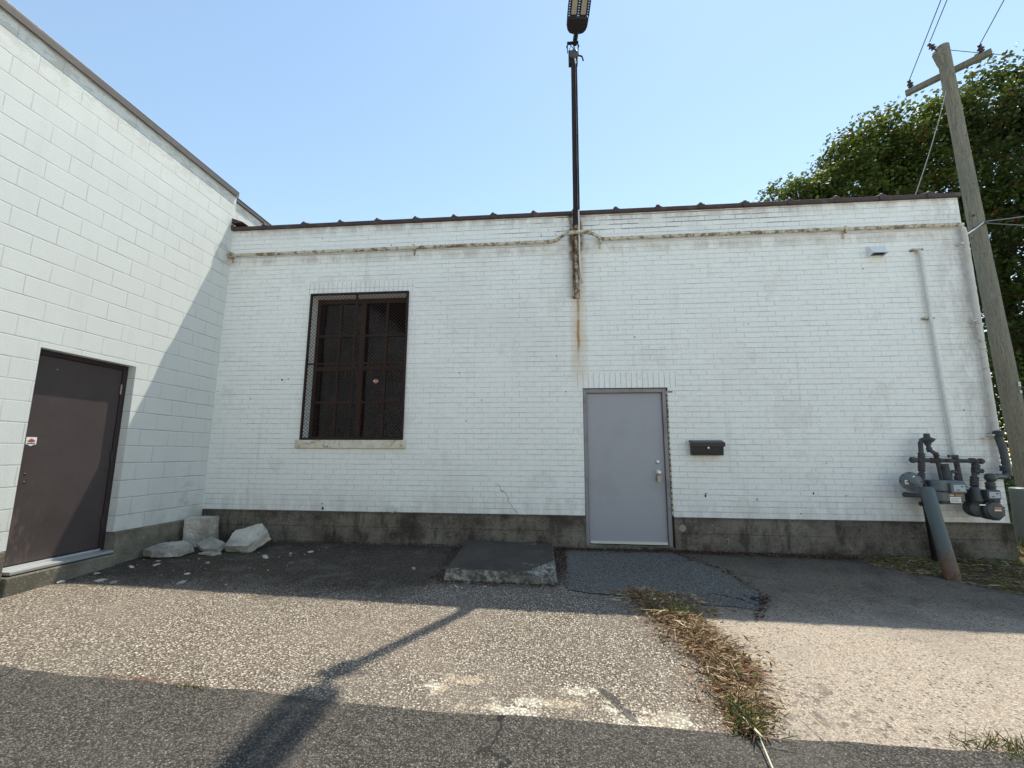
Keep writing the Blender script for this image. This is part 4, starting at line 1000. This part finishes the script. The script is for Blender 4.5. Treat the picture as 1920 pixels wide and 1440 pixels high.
# ------------------------------------------------------------------ broken concrete
def rock(name, label, pts, h, loc, rot=(0,0,0), m='rubble', seed=1, jit=.012, cat='concrete piece', group=None, cut=None):
    """slab from an outline with rough, subdivided faces"""
    q = random.Random(seed); bm = bmesh.new()
    lo = [bm.verts.new((x+q.uniform(-jit, jit), y+q.uniform(-jit, jit), q.uniform(-jit, jit)*.4)) for x, y in pts]
    hi = [bm.verts.new((x*.97+q.uniform(-jit, jit), y*.97+q.uniform(-jit, jit), h+q.uniform(-jit, jit)*.5)) for x, y in pts]
    n = len(pts)
    if cut is not None:
        hi[cut].co.z = h*.12; hi[cut].co.xy = lo[cut].co.xy
        bm.faces.new([v for i, v in enumerate(hi) if i != cut]); bm.faces.new((hi[cut-1], hi[cut], hi[cut+1]))
    else: bm.faces.new(hi)
    bm.faces.new(lo[::-1])
    for i in range(n): bm.faces.new((lo[i], lo[(i+1)%n], hi[(i+1)%n], hi[i]))
    bmesh.ops.triangulate(bm, faces=bm.faces[:])
    for _ in range(4):
        bmesh.ops.subdivide_edges(bm, edges=[e for e in bm.edges if e.calc_length() > .022], cuts=1, use_grid_fill=False)
        bmesh.ops.triangulate(bm, faces=bm.faces[:])
    bmesh.ops.recalc_face_normals(bm, faces=bm.faces[:])
    bm.normal_update()
    from mathutils import noise as nz
    for v in bm.verts:
        sd = Vector((seed*7.3, 0, 0))
        d = nz.noise(v.co*9+sd)*.012+nz.noise(v.co*26+sd)*.008+nz.noise(v.co*60+sd)*.004
        v.co += v.normal*d
    me = bpy.data.meshes.new(name); bm.to_mesh(me); bm.free(); me.materials.append(MT[m])
    o = bpy.data.objects.new(name, me); C.objects.link(o); o.location = loc; o.rotation_euler = rot
    return tag(o, label, cat, group)
G0 = lambda x, y: float(GZ(x, y))-.02
rock('concrete_slab', 'flat pale broken slab lying nearest the brown door', [(-.23,-.13),(-.08,-.18),(.20,-.12),(.25,.06),(.05,.19),(-.18,.10)], .085, (-4.73, 5.27, G0(-4.7, 5.27)+.030), (R(9), R(2), R(8)), seed=2)
rock('concrete_block', 'square grey block standing upright against the corner', [(-.185,-.07),(.185,-.07),(.185,.08),(-.185,.08)], .37, (-4.74, 5.76, G0(-4.6, 5.66)), (R(3), R(-1), R(10)), seed=3, jit=.008)
rock('concrete_chunk', 'small white jagged chunk between the standing block and the big tilted slab', [(-.17,-.07),(.02,-.13),(.20,-.06),(.15,.08),(-.12,.09)], .075, (-4.36, 5.50, G0(-4.2, 5.48)+.05), (R(30), R(10), R(-14)), seed=5)
rock('concrete_slab', 'large pale slab tilted up at the right of the rubble pile', [(-.23,-.15),(.08,-.22),(.27,-.02),(.15,.18),(-.18,.14)], .125, (-3.99, 5.68, G0(-3.9, 5.63)+.085), (R(34), R(-8), R(12)), seed=6)
rock('concrete_chip', 'thin flat chip in front of the small white chunk', [(-.12,-.03),(.06,-.06),(.13,.02),(-.04,.05)], .022, (-4.26, 5.34, G0(-4.15, 5.34)+.004), (0, R(3), R(12)), seed=8, jit=.006)
# low concrete step slab
rock('step_slab', 'low dark concrete slab with a chipped corner left of the grey door', [(-.575,-.64),(.26,-.64),(.585,-.64),(.58,-.17),(.57,.64),(-.57,.64)], .155, (-.60, 5.38, G0(-.6, 5.0)-.02), (R(2.6), R(.6), R(1)), m='slab', seed=9, jit=.006, cut=2, cat='concrete slab')
# loose stones near the corner and along the slab
lq = random.Random(5)
spots = [(-4.55, 4.28, .05), (-4.38, 4.25, .035), (-3.72, 4.33, .05), (-3.9, 4.6, .03), (-4.7, 4.75, .035), (-4.5, 4.85, .04), (-4.62, 5.0, .03), (-1.0, 4.62, .03), (-.72, 4.66, .025), (-1.6, 5.1, .04), (-3.3, 5.5, .03), (-3.1, 5.6, .035), (-4.0, 5.0, .03), (-4.85, 4.5, .03), (-4.9, 4.2, .04), (-3.5, 5.3, .05)]
def pebble(seed, r):
    q = random.Random(seed); bm = bmesh.new(); bmesh.ops.create_icosphere(bm, subdivisions=2, radius=r)
    for v in bm.verts: v.co = Vector((v.co.x*1.35, v.co.y, v.co.z*.62))*q.uniform(.72, 1.18)
    me = bpy.data.meshes.new('loose_stone'); bm.to_mesh(me); bm.free(); me.materials.append(MT['stone']); return me
pm = [pebble(k, 1.0) for k in range(4)]
for k, (x, y, r) in enumerate(spots+[(lq.uniform(-4.9, -3.0), lq.uniform(4.3, 5.9), lq.uniform(.005, .013)) for _ in range(60)]):
    if -4.99 < x < -4.4 and y > 5.0: pass
    o = bpy.data.objects.new('loose_stone', pm[k % 4]); C.objects.link(o); r *= .72; o.location = (x, y, G0(x, y)+r*.15); o.scale = (r, r*lq.uniform(.7, 1), r*lq.uniform(.6, .9)); o.rotation_euler = (lq.uniform(-.3, .3), lq.uniform(-.3, .3), lq.uniform(0, 6.3))
    tag(o, 'pale loose stone lying on the dark pavement near the building', 'stone', 'loose stones scattered on the pavement')

# ------------------------------------------------------------------ strands: weeds, litter, grass
def strands(name, P, Dr, Ln, Wd, tint, m, label, cat, kind='stuff', bend=0.0):
    n = len(P); Dr = Dr/np.linalg.norm(Dr, axis=1)[:, None]
    side = np.cross(Dr, nr.normal(size=(n, 3))); side /= np.linalg.norm(side, axis=1)[:, None]
    A = P; Bm = P+Dr*Ln[:, None]*.5+np.array([0, 0, 1])*(bend*Ln*.15)[:, None]; E = P+Dr*Ln[:, None]
    V = np.stack([A-side*Wd[:, None]*.5, A+side*Wd[:, None]*.5, Bm+side*Wd[:, None]*.5, Bm-side*Wd[:, None]*.5, E], 1).reshape(-1, 3)
    i = np.arange(n)*5
    F = [(a, a+1, a+2, a+3) for a in i]+[(a+3, a+2, a+4) for a in i]
    me = bpy.data.meshes.new(name); me.from_pydata(V.tolist(), [], [tuple(int(q) for q in f) for f in F])
    at = me.attributes.new('tint', 'FLOAT', 'POINT'); at.data.foreach_set('value', np.repeat(tint, 5).astype(np.float32))
    me.materials.append(MT[m]); o = bpy.data.objects.new(name, me); C.objects.link(o)
    return tag(o, label, cat, None, kind)
def gz3(x, y, h): return np.stack([x, y, GZ(x, y)-.012+h], 1)
# mound of soil under the strip
def mound(u, v):
    y = 2.72+v*1.85; wv = .04+.10*math.sin(math.pi*min(1, v*1.1))*(1 if v > .12 else .5)+.05*v
    return strip_x(y)+(u-.5)*2*wv+wig(y*3+u, 4, .02), y
V = []; F = []; nu = 12; nv = 60
for j in range(nv+1):
    for i in range(nu+1):
        x, y = mound(i/nu, j/nv); e = math.sin(math.pi*i/nu)*math.sin(math.pi*min(1, max(0, j/nv*1.02)))
        V.append((x, y, float(GZ(x, y))-.02+.05*e+.01*rnd.uniform(-1, 1)*e))
F = [(j*(nu+1)+i, j*(nu+1)+i+1, (j+1)*(nu+1)+i+1, (j+1)*(nu+1)+i) for j in range(nv) for i in range(nu)]
me = bpy.data.meshes.new('soil_strip'); me.from_pydata(V, [], F); me.materials.append(MT['dirt']); o = bpy.data.objects.new('soil_strip', me); C.objects.link(o); o['kind'] = 'structure'
n = 14000
t = nr.beta(1.1, 1.0, n); y = 2.70+t*1.95
sx = np.interp(y, [2.6, 2.75, 3.4, 3.9, 4.3, 4.6, 6.1], [1.03, 1.02, 1.16, 1.06, .92, .80, .40])
wv = np.interp(t, [0, .12, .45, .8, 1], [.05, .10, .14, .15, .16])
x = sx+nr.normal(size=n)*wv*np.where(nr.rand(n) < .8, .62, 1.25)
x = np.where((y > 4.2) & (nr.rand(n) < .35), x+nr.rand(n)*.35, x)
dirs = np.stack([nr.normal(size=n), nr.normal(size=n)*1.0, nr.rand(n)*.22], 1)
ln = nr.gamma(2.2, .018, n)+.012; wd = nr.uniform(.0018, .006, n)*np.where(nr.rand(n) < .25, 2.6, 1)
h = .045*np.exp(-((x-sx)/wv)**2)*nr.rand(n)+.01
tint = np.clip(nr.beta(1.6, 1.6, n)*.95, 0, .93)
gmask = (np.abs(y-2.82) < .12) & (nr.rand(n) < .3) | ((np.abs(y-4.15) < .1) & (nr.rand(n) < .15)) | (nr.rand(n) < .03); tint[gmask] = 1.0
dirs[gmask, 2] += .8
strands('dead_weeds', gz3(x, y, h), dirs, ln, wd, tint, 'straw', 'strip of dry brown weeds between the gravel and the pale pad', 'weeds')
# a few long straws
n = 16; y = nr.uniform(2.65, 4.2, n); x = np.interp(y, [2.6, 3.4, 4.3], [1.03, 1.15, .95])+nr.normal(size=n)*.1
strands('long_straw', gz3(x, y, .05), np.stack([nr.normal(size=n)*.8, -np.abs(nr.normal(size=n)), nr.normal(size=n)*.05], 1), nr.uniform(.12, .34, n), nr.uniform(.004, .006, n), nr.uniform(.75, .9, n), 'straw', 'long pale straws lying across the dry weed strip', 'straw')
MB().tube([(1.00, 2.80, -.215), (1.03, 2.66, -.235), (1.01, 2.52, -.252), (.985, 2.36, -.262)], [.003, .0035, .004, .004], 6).build('dry_stalk', 'sill', None)
tag(bpy.data.objects['dry_stalk'], 'long pale dry stalk reaching onto the road from the weed strip', 'stalk')
# litter along the wall foot (right of the door) and round the slab
n = 3200; x = nr.uniform(.0, 3.6, n); y = 6.05-np.abs(nr.normal(size=n))*.05-np.maximum(0, x-1.6)*.05*nr.rand(n)*1.6
n2 = 900; x2 = np.concatenate([nr.uniform(-.03, .12, n2//2), nr.uniform(-1.25, 0, n2-n2//2)]); y2 = np.concatenate([nr.uniform(4.75, 5.95, n2//2), 4.72+nr.normal(size=n2-n2//2)*.02])
n3 = 380; tt = nr.rand(n3); x3 = np.interp(tt, [0, .3, .6, 1], [1.45, 1.85, 1.97, 1.66])+nr.normal(size=n3)*.02; y3 = np.interp(tt, [0, .3, .6, 1], [6.0, 5.35, 4.65, 4.15])+nr.normal(size=n3)*.02
n4 = 900; x4 = nr.uniform(-5, 0, n4); y4 = 6.06-np.abs(nr.normal(size=n4))*.03
x5 = nr.uniform(-1.35, -1.15, 300); y5 = nr.uniform(4.7, 6., 300)
X = np.concatenate([x, x2, x3, x4, x5]); Y = np.concatenate([y, y2, y3, y4, y5]); n = len(X)
strands('leaf_litter', gz3(X, Y, .006+nr.rand(n)*.008), np.stack([nr.normal(size=n), nr.normal(size=n), nr.rand(n)*.25], 1), nr.uniform(.008, .035, n), nr.uniform(.004, .012, n), nr.beta(1.3, 1.8, n), 'litter', 'thin line of reddish leaf litter along the foot of the wall', 'leaf litter')
# dry cut grass by the right corner
n = 11000; x = nr.uniform(3.6, 6.4, n); y = nr.uniform(4.2, 7.2, n)
lim = np.interp(x, [3.2, 4.15, 4.45, 5.3, 6.6], [6.05, 5.3, 4.95, 4.05, 3.0]); k = (y > lim-.06+nr.normal(size=n)*.05) & ~((x < 5.46) & (y > 6.07)); x = x[k]; y = y[k]; n = len(x)
tint = nr.beta(1.4, 1.4, n)*.93; g = (nr.rand(n) < .42); tint[g] = 1.0
strands('cut_weeds', gz3(x, y, .0), np.stack([nr.normal(size=n), nr.normal(size=n), np.where(g, .7, .2)*nr.rand(n)+.02], 1), nr.uniform(.03, .16, n), nr.uniform(.003, .009, n), tint, 'straw', 'tangle of cut straw and weeds round the foot of the leaning bollard', 'weeds')
# weed tufts at the road joint
def tuft(cx_, cy_, rad, n, label, cat='weed', hh=.10):
    x = cx_+nr.normal(size=n)*rad; y = cy_+nr.normal(size=n)*rad*.35
    tint = np.where(nr.rand(n) < .65, 1.0, nr.rand(n)*.9)
    return strands('weed_tuft', gz3(x, y, 0.), np.stack([nr.normal(size=n)*.6, nr.normal(size=n)*.5, nr.rand(n)*.8+.1], 1), nr.uniform(.3, 1, n)*hh, nr.uniform(.002, .006, n), tint, 'straw', label, cat, kind='stuff')
o = tuft(2.30, 2.78, .12, 260, 'green weed tuft at the bottom right corner on the road joint')
o = tuft(-2.20, 2.71, .05, 130, 'tiny green tuft at the left part of the road joint', hh=.045)
o = tuft(1.06, 2.80, .04, 90, 'green tuft at the lower tip of the dry weed strip', hh=.05)
o = tuft(-1.55, 2.71, .06, 60, 'sparse brown tuft on the road joint beside the lamp shadow', hh=.035)
# lawn beyond the corner
n = 14000; x = nr.uniform(5.5, 16, n); y = nr.uniform(6.2, 14, n)
strands('grass', gz3(x, y, -.03), np.stack([nr.normal(size=n)*.5, nr.normal(size=n)*.5, np.ones(n)], 1), nr.uniform(.06, .26, n), nr.uniform(.006, .014, n), nr.rand(n), 'grass', 'rough grass growing behind the right corner of the building', 'grass')

# ------------------------------------------------------------------ utility pole and wires
UP = thing('utility_pole', 'weathered wooden utility pole with a crossarm, right of the brick building', 'utility pole', (7.9, 8.5, 0))
pp = [(7.96, 8.5, -.3), (7.93, 8.5, 1.6), (7.825, 8.5, 5.66), (7.765, 8.5, 8.6), (7.755, 8.5, 9.25)]
prs = [.148, .140, .120, .106, .104]
q_ = []; rr_ = []
for i in range(len(pp)-1):
    for k in range(8):
        t = k/8; q_.append(Vector(pp[i])*(1-t)+Vector(pp[i+1])*t); rr_.append((prs[i]*(1-t)+prs[i+1]*t)*(1+rnd.uniform(-.015, .015)))
q_.append(Vector(pp[-1])); rr_.append(.102)
MB().tube(q_, rr_, 18).build('pole', 'wood', UP, smooth=True)
MB().prism([(7.68, 8.42, 9.16), (7.59, 8.42, 9.15), (7.57, 8.42, 9.08), (7.63, 8.42, 8.86), (7.67, 8.42, 8.78)], (0, .12, 0)).build('pole_top_bracket', 'wood', UP)
a, c = Vector((7.48, 9.14, 8.79)), Vector((8.33, 8.21, 8.79)); t = (c-a).normalized()
MB().obox((a+c)/2, t, Zu.cross(t), Zu, (c-a).length/2, .045, .055).build('crossarm', 'wood', UP, bev=.006)
def insul(p, d=(-.25, -.1, 1)):
    return MB().lathe(p, d, [(.014, -.05), (.014, .03), (.045, .035), (.05, .05), (.030, .065), (.030, .08), (.052, .085), (.056, .10), (.030, .125), (.022, .15), (.034, .155), (.034, .175), (.015, .185)], 14)
ia, ic = a+t*.10+Vector((0,0,.06)), c-t*.12+Vector((0,0,.06))
for p in (ia, ic): insul(p).build('insulator', 'insul', UP, smooth=True)
ib = Vector((7.55, 8.42, 9.12)); insul(ib, (-.8, -.2, .6)).build('insulator', 'insul', UP, smooth=True)
for z in (7.2, 6.2, 4.1, 3.2): MB().lathe((7.80, 8.50-.12, z), (0,-1,0), [(.012, 0), (.012, .02)], 8).build('bolt', 'steel', UP)
MB().box((7.92, 8.345, 2.38), (7.96, 8.351, 2.46)).build('tag_plate', 'wirewhite', UP); MB().box((7.925, 8.345, 2.26), (7.96, 8.351, 2.31)).build('tag_plate', 'wirewhite', UP)
def wire(p0, p1, sag, label, r=.009, m='wire', name='wire', n=24):
    p0, p1 = Vector(p0), Vector(p1)
    o = MB().tube([p0.lerp(p1, k/n)-Vector((0, 0, 4*sag*(k/n)*(1-k/n))) for k in range(n+1)], r, 6).build(name, m, None)
    return tag(o, label, 'wire', 'overhead wires on the utility pole')
wd_ = Vector((-.417, -.909, 0)).normalized()
for p, lb in ((ia+Vector((-.03, 0, .17)), 'overhead wire from the left end of the crossarm'), (ib+Vector((-.12, 0, .1)), 'overhead wire from the insulator on the pole top'), (ic+Vector((-.03, 0, .17)), 'overhead wire from the right end of the crossarm')):
    wire(p, p+wd_*34, .45, lb, .008)
wire((7.82, 8.45, 9.12), (14.5, 9.3, 9.0), .10, 'thin wire running right from the pole top', .007)
wire((7.66, 8.42, 8.32), (5.2, 6.6, 4.72), .10, 'pale service cable dropping from the pole to the brick roof', .006, 'wire')
wire((7.85, 8.33, 5.42), (12.5, 9.5, 7.0), .2, 'service cable climbing right from mid pole', .010)
wire((7.85, 8.33, 5.38), (13, 9.0, 5.5), .1, 'level dark cable leaving mid pole to the right', .010)
wire((7.80, 8.34, 5.40), (5.44, 7.0, 4.3), .12, 'short cable from mid pole to the building side', .012, 'wirewhite')
MB().tube([(7.69, 8.44, 5.33), (7.78, 8.365, 5.37), (7.90, 8.37, 5.42), (7.96, 8.46, 5.44)], .012, 8).build('cable_loop', 'ink', UP)

# ------------------------------------------------------------------ trees
def leaves(name, clusters, per, spread, size, m, seed, parent, droop=.35):
    """leaf mesh: many small lobed faces in clusters"""
    q = np.random.RandomState(seed); n = len(clusters)*per
    cen = np.repeat(np.asarray(clusters), per, 0)
    ctint = np.repeat(q.rand(len(clusters)), per)
    off = q.normal(size=(n, 3))*np.array([spread, spread, spread*.38])
    off[:, 2] -= droop*np.linalg.norm(off[:, :2], axis=1)*.9
    P = cen+off
    Nn = np.stack([q.normal(size=n)*.55+off[:, 0]*.6, q.normal(size=n)*.55+off[:, 1]*.6, np.ones(n)*.75], 1); Nn /= np.linalg.norm(Nn, axis=1)[:, None]
    a = np.cross(Nn, q.normal(size=(n, 3))); a /= np.linalg.norm(a, axis=1)[:, None]; b = np.cross(Nn, a)
    s = size*q.uniform(.6, 1.25, n)
    shape = [(-.5, 0, 0), (-.18, .42, .05), (.12, .30, .0), (.55, 0, -.10), (.12, -.30, .0), (-.18, -.42, .05)]
    V = np.stack([P+a*(u*s)[:, None]+b*(v*s)[:, None]+Nn*(w_*s)[:, None] for u, v, w_ in shape], 1).reshape(-1, 3)
    i = (np.arange(n)*6)[:, None]; F = np.concatenate([i+np.array([[0, 1, 2, 3]]), i+np.array([[0, 3, 4, 5]])], 0)
    me = bpy.data.meshes.new(name); me.from_pydata((V-np.array(parent.location)).tolist(), [], F.tolist())
    tint = np.clip(.62*ctint+.38*q.rand(n), 0, .90); tint[q.rand(n) < .012] = 1
    redc = np.repeat(q.rand(len(clusters)) < .045, per) & (q.rand(n) < .5); tint[redc] = 1
    at = me.attributes.new('tint', 'FLOAT', 'POINT'); at.data.foreach_set('value', np.repeat(tint, 6).astype(np.float32))
    me.materials.append(MT[m]); o = bpy.data.objects.new(name, me); C.objects.link(o); o.parent = parent
    return o
def crown_points(lobes, dens, seed):
    q = np.random.RandomState(seed); out = []
    for (x, y, z, rx, ry, rz) in lobes:
        n = int(dens*4*math.pi*((rx*ry)**1.6/3+(rx*rz)**1.6/3+(ry*rz)**1.6/3)**(1/1.6))
        d = q.normal(size=(n, 3)); d /= np.linalg.norm(d, axis=1)[:, None]
        rad = 1-np.abs(q.normal(size=n))*.20
        rad += .12*np.sin(d[:, 0]*7+x)*np.sin(d[:, 2]*6+z)
        far = q.rand(n) < .08; rad = np.where(far, 1+q.rand(n)*.22, rad)
        rad *= 1+.10*np.sin(d[:, 0]*13+z*3)*np.sin(d[:, 1]*11+x*2)
        out.append(np.array([x, y, z])+d*np.array([rx, ry, rz])*rad[:, None])
    P = np.concatenate(out)
    # open gaps: drop the clusters that fall in noise holes
    hole = np.sin(P[:, 0]*2.9+1.3*np.sin(P[:, 2]*2.1))+np.sin(P[:, 2]*3.3+1.1*np.sin(P[:, 0]*1.7+P[:, 1]))+.5*np.sin(P[:, 1]*4.1)
    return P[(P[:, 2] > .3) & (hole > -.85)]
def tree(loc, lobes, dens, per, spread, size, m, label, seed, height, tr=.22, kind='tree'):
    T = thing(kind, label, 'tree', loc, None)
    x, y, _ = loc; top = Vector((x+.2, y, height*.72))
    b = MB(); tk = [Vector(loc)+Vector((.12*math.sin(k), .1*math.cos(k*1.7), height*.72*k/6)) for k in range(7)]
    b.tube(tk, [tr*(1-.11*k) for k in range(7)], 12)
    q = random.Random(seed)
    for (lx, ly, lz, rx, ry, rz) in lobes:
        k = min(5, max(1, int(6*min(.9, max(.2, (lz-1.5)/height/.72*.75))))); s = tk[k]; e = Vector((lx, ly, lz))
        m1 = s.lerp(e, .5)+Vector((q.uniform(-.3, .3), q.uniform(-.3, .3), .3)); b.tube([s, m1, e], [tr*.42, tr*.24, .03], 7)
        for _ in range(5):
            d = Vector((q.uniform(-1, 1)*rx, q.uniform(-1, 1)*ry, q.uniform(-.4, 1)*rz))*.85; b.tube([m1.lerp(e, .7), e+d*.5, e+d], [.035, .02, .008], 5)
    b.build('trunk', 'bark', T, smooth=True)
    pts = crown_points(lobes, dens, seed); leaves('crown', pts, per, spread, size, m, seed+1, T)
    return T
LA = [(8.05,15,10.15,.62,.8,.62),(8.95,15,9.8,.6,1.0,.7),(9.75,15.2,10.35,.8,1.2,1.0),(10.5,15,11.3,1.05,1.3,1.2),(11.5,15.2,11.6,1.2,1.5,1.25),(12.5,15,12.0,1.2,1.5,1.25),(10.9,15.4,9.6,1.9,1.6,1.6),(12.8,15.4,9.9,1.9,1.8,1.9),(8.9,15.5,9.0,1.2,1.3,1.0),(12.8,16,7.2,2.0,2,1.9),(11.3,15.2,7.5,1.6,1.8,1.6)]
tree((12.0, 16, 0), LA, 6.8, 36, .23, .118, 'leafA', 'spreading green tree behind the brick roof, its sprays reaching left', 21, 12.5)
LB_ = [(13.9,14.6,12.7,1.1,1.5,1.0),(15.4,14.8,13.0,1.3,1.7,1.2),(17,15,13.0,1.7,2,1.5),(14.3,15,11.0,2.0,1.9,2.0),(16.6,15.5,10.8,2.4,2,2.2),(14.6,15,8.3,2.1,2.1,2.1),(17,15.6,8.0,2.4,2,2.2),(14.4,15.2,5.6,2.0,2.0,2.0),(16.8,15.6,5.2,2.4,2,2.2),(14.2,15.4,3.2,1.9,1.8,1.7),(16.8,15.6,2.8,2.2,1.8,1.8)]
tree((15.6, 16.2, 0), LB_, 5.0, 30, .25, .135, 'leafB', 'taller dense dark tree at the right edge behind the utility pole', 41, 14.5, .3)
def shrub(loc, lobes, label, seed, size=.11):
    T = thing('shrub', label, 'shrub', loc, 'shrubs under the trees')
    b = MB(); q = random.Random(seed)
    for (lx, ly, lz, rx, ry, rz) in lobes: b.tube([loc, Vector(loc).lerp(Vector((lx, ly, lz)), .6)+Vector((q.uniform(-.1, .1), 0, 0)), (lx, ly, lz)], [.03, .02, .008], 5)
    b.build('stems', 'bark', T); leaves('foliage', crown_points(lobes, 9, seed), 14, .16, size, 'leafC' if seed % 2 else 'leafA', seed+5, T); return T
shrub((10.6, 11.2, -.05), [(10.6,11.2,.9,1.1,.8,.95),(11.2,11.3,1.7,.8,.7,.8),(10.0,11.0,.5,.7,.6,.6)], 'leafy green shrub close behind the foot of the utility pole', 61)
shrub((12.8, 12.2, -.05), [(12.8,12.2,1.0,1.4,.9,1.1),(13.4,12.4,2.1,1.1,.8,1.0),(12.2,12.2,2.3,.9,.8,.8)], 'taller shrub further right under the dark tree', 63)
shrub((10.2, 12.8, -.05), [(9.6,12.8,1.2,1.3,.9,1.3),(10.6,13.2,2.5,1.2,.9,1.2),(11.4,13.4,3.4,1.1,.9,1.1)], 'dark shrub filling the gap between building and pole', 66)

# brown gabled house behind the viewer, seen only mirrored in the window panes
HS = thing('gabled_house', 'brown gabled house mirrored in the window panes', 'house', (-9, -9, -.3))
MB().box((-17, -17, -.6), (-1.5, -9, 5.0)).build('wall', 'farbrick', HS)
MB().prism([(-17.3, -8.8, 5.002), (-1.2, -8.8, 5.002), (-1.2, -8.8, 5.2), (-9.2, -8.8, 10.2), (-17.3, -8.8, 5.2)], (0, -8.5, 0)).build('roof', 'roofing', HS)
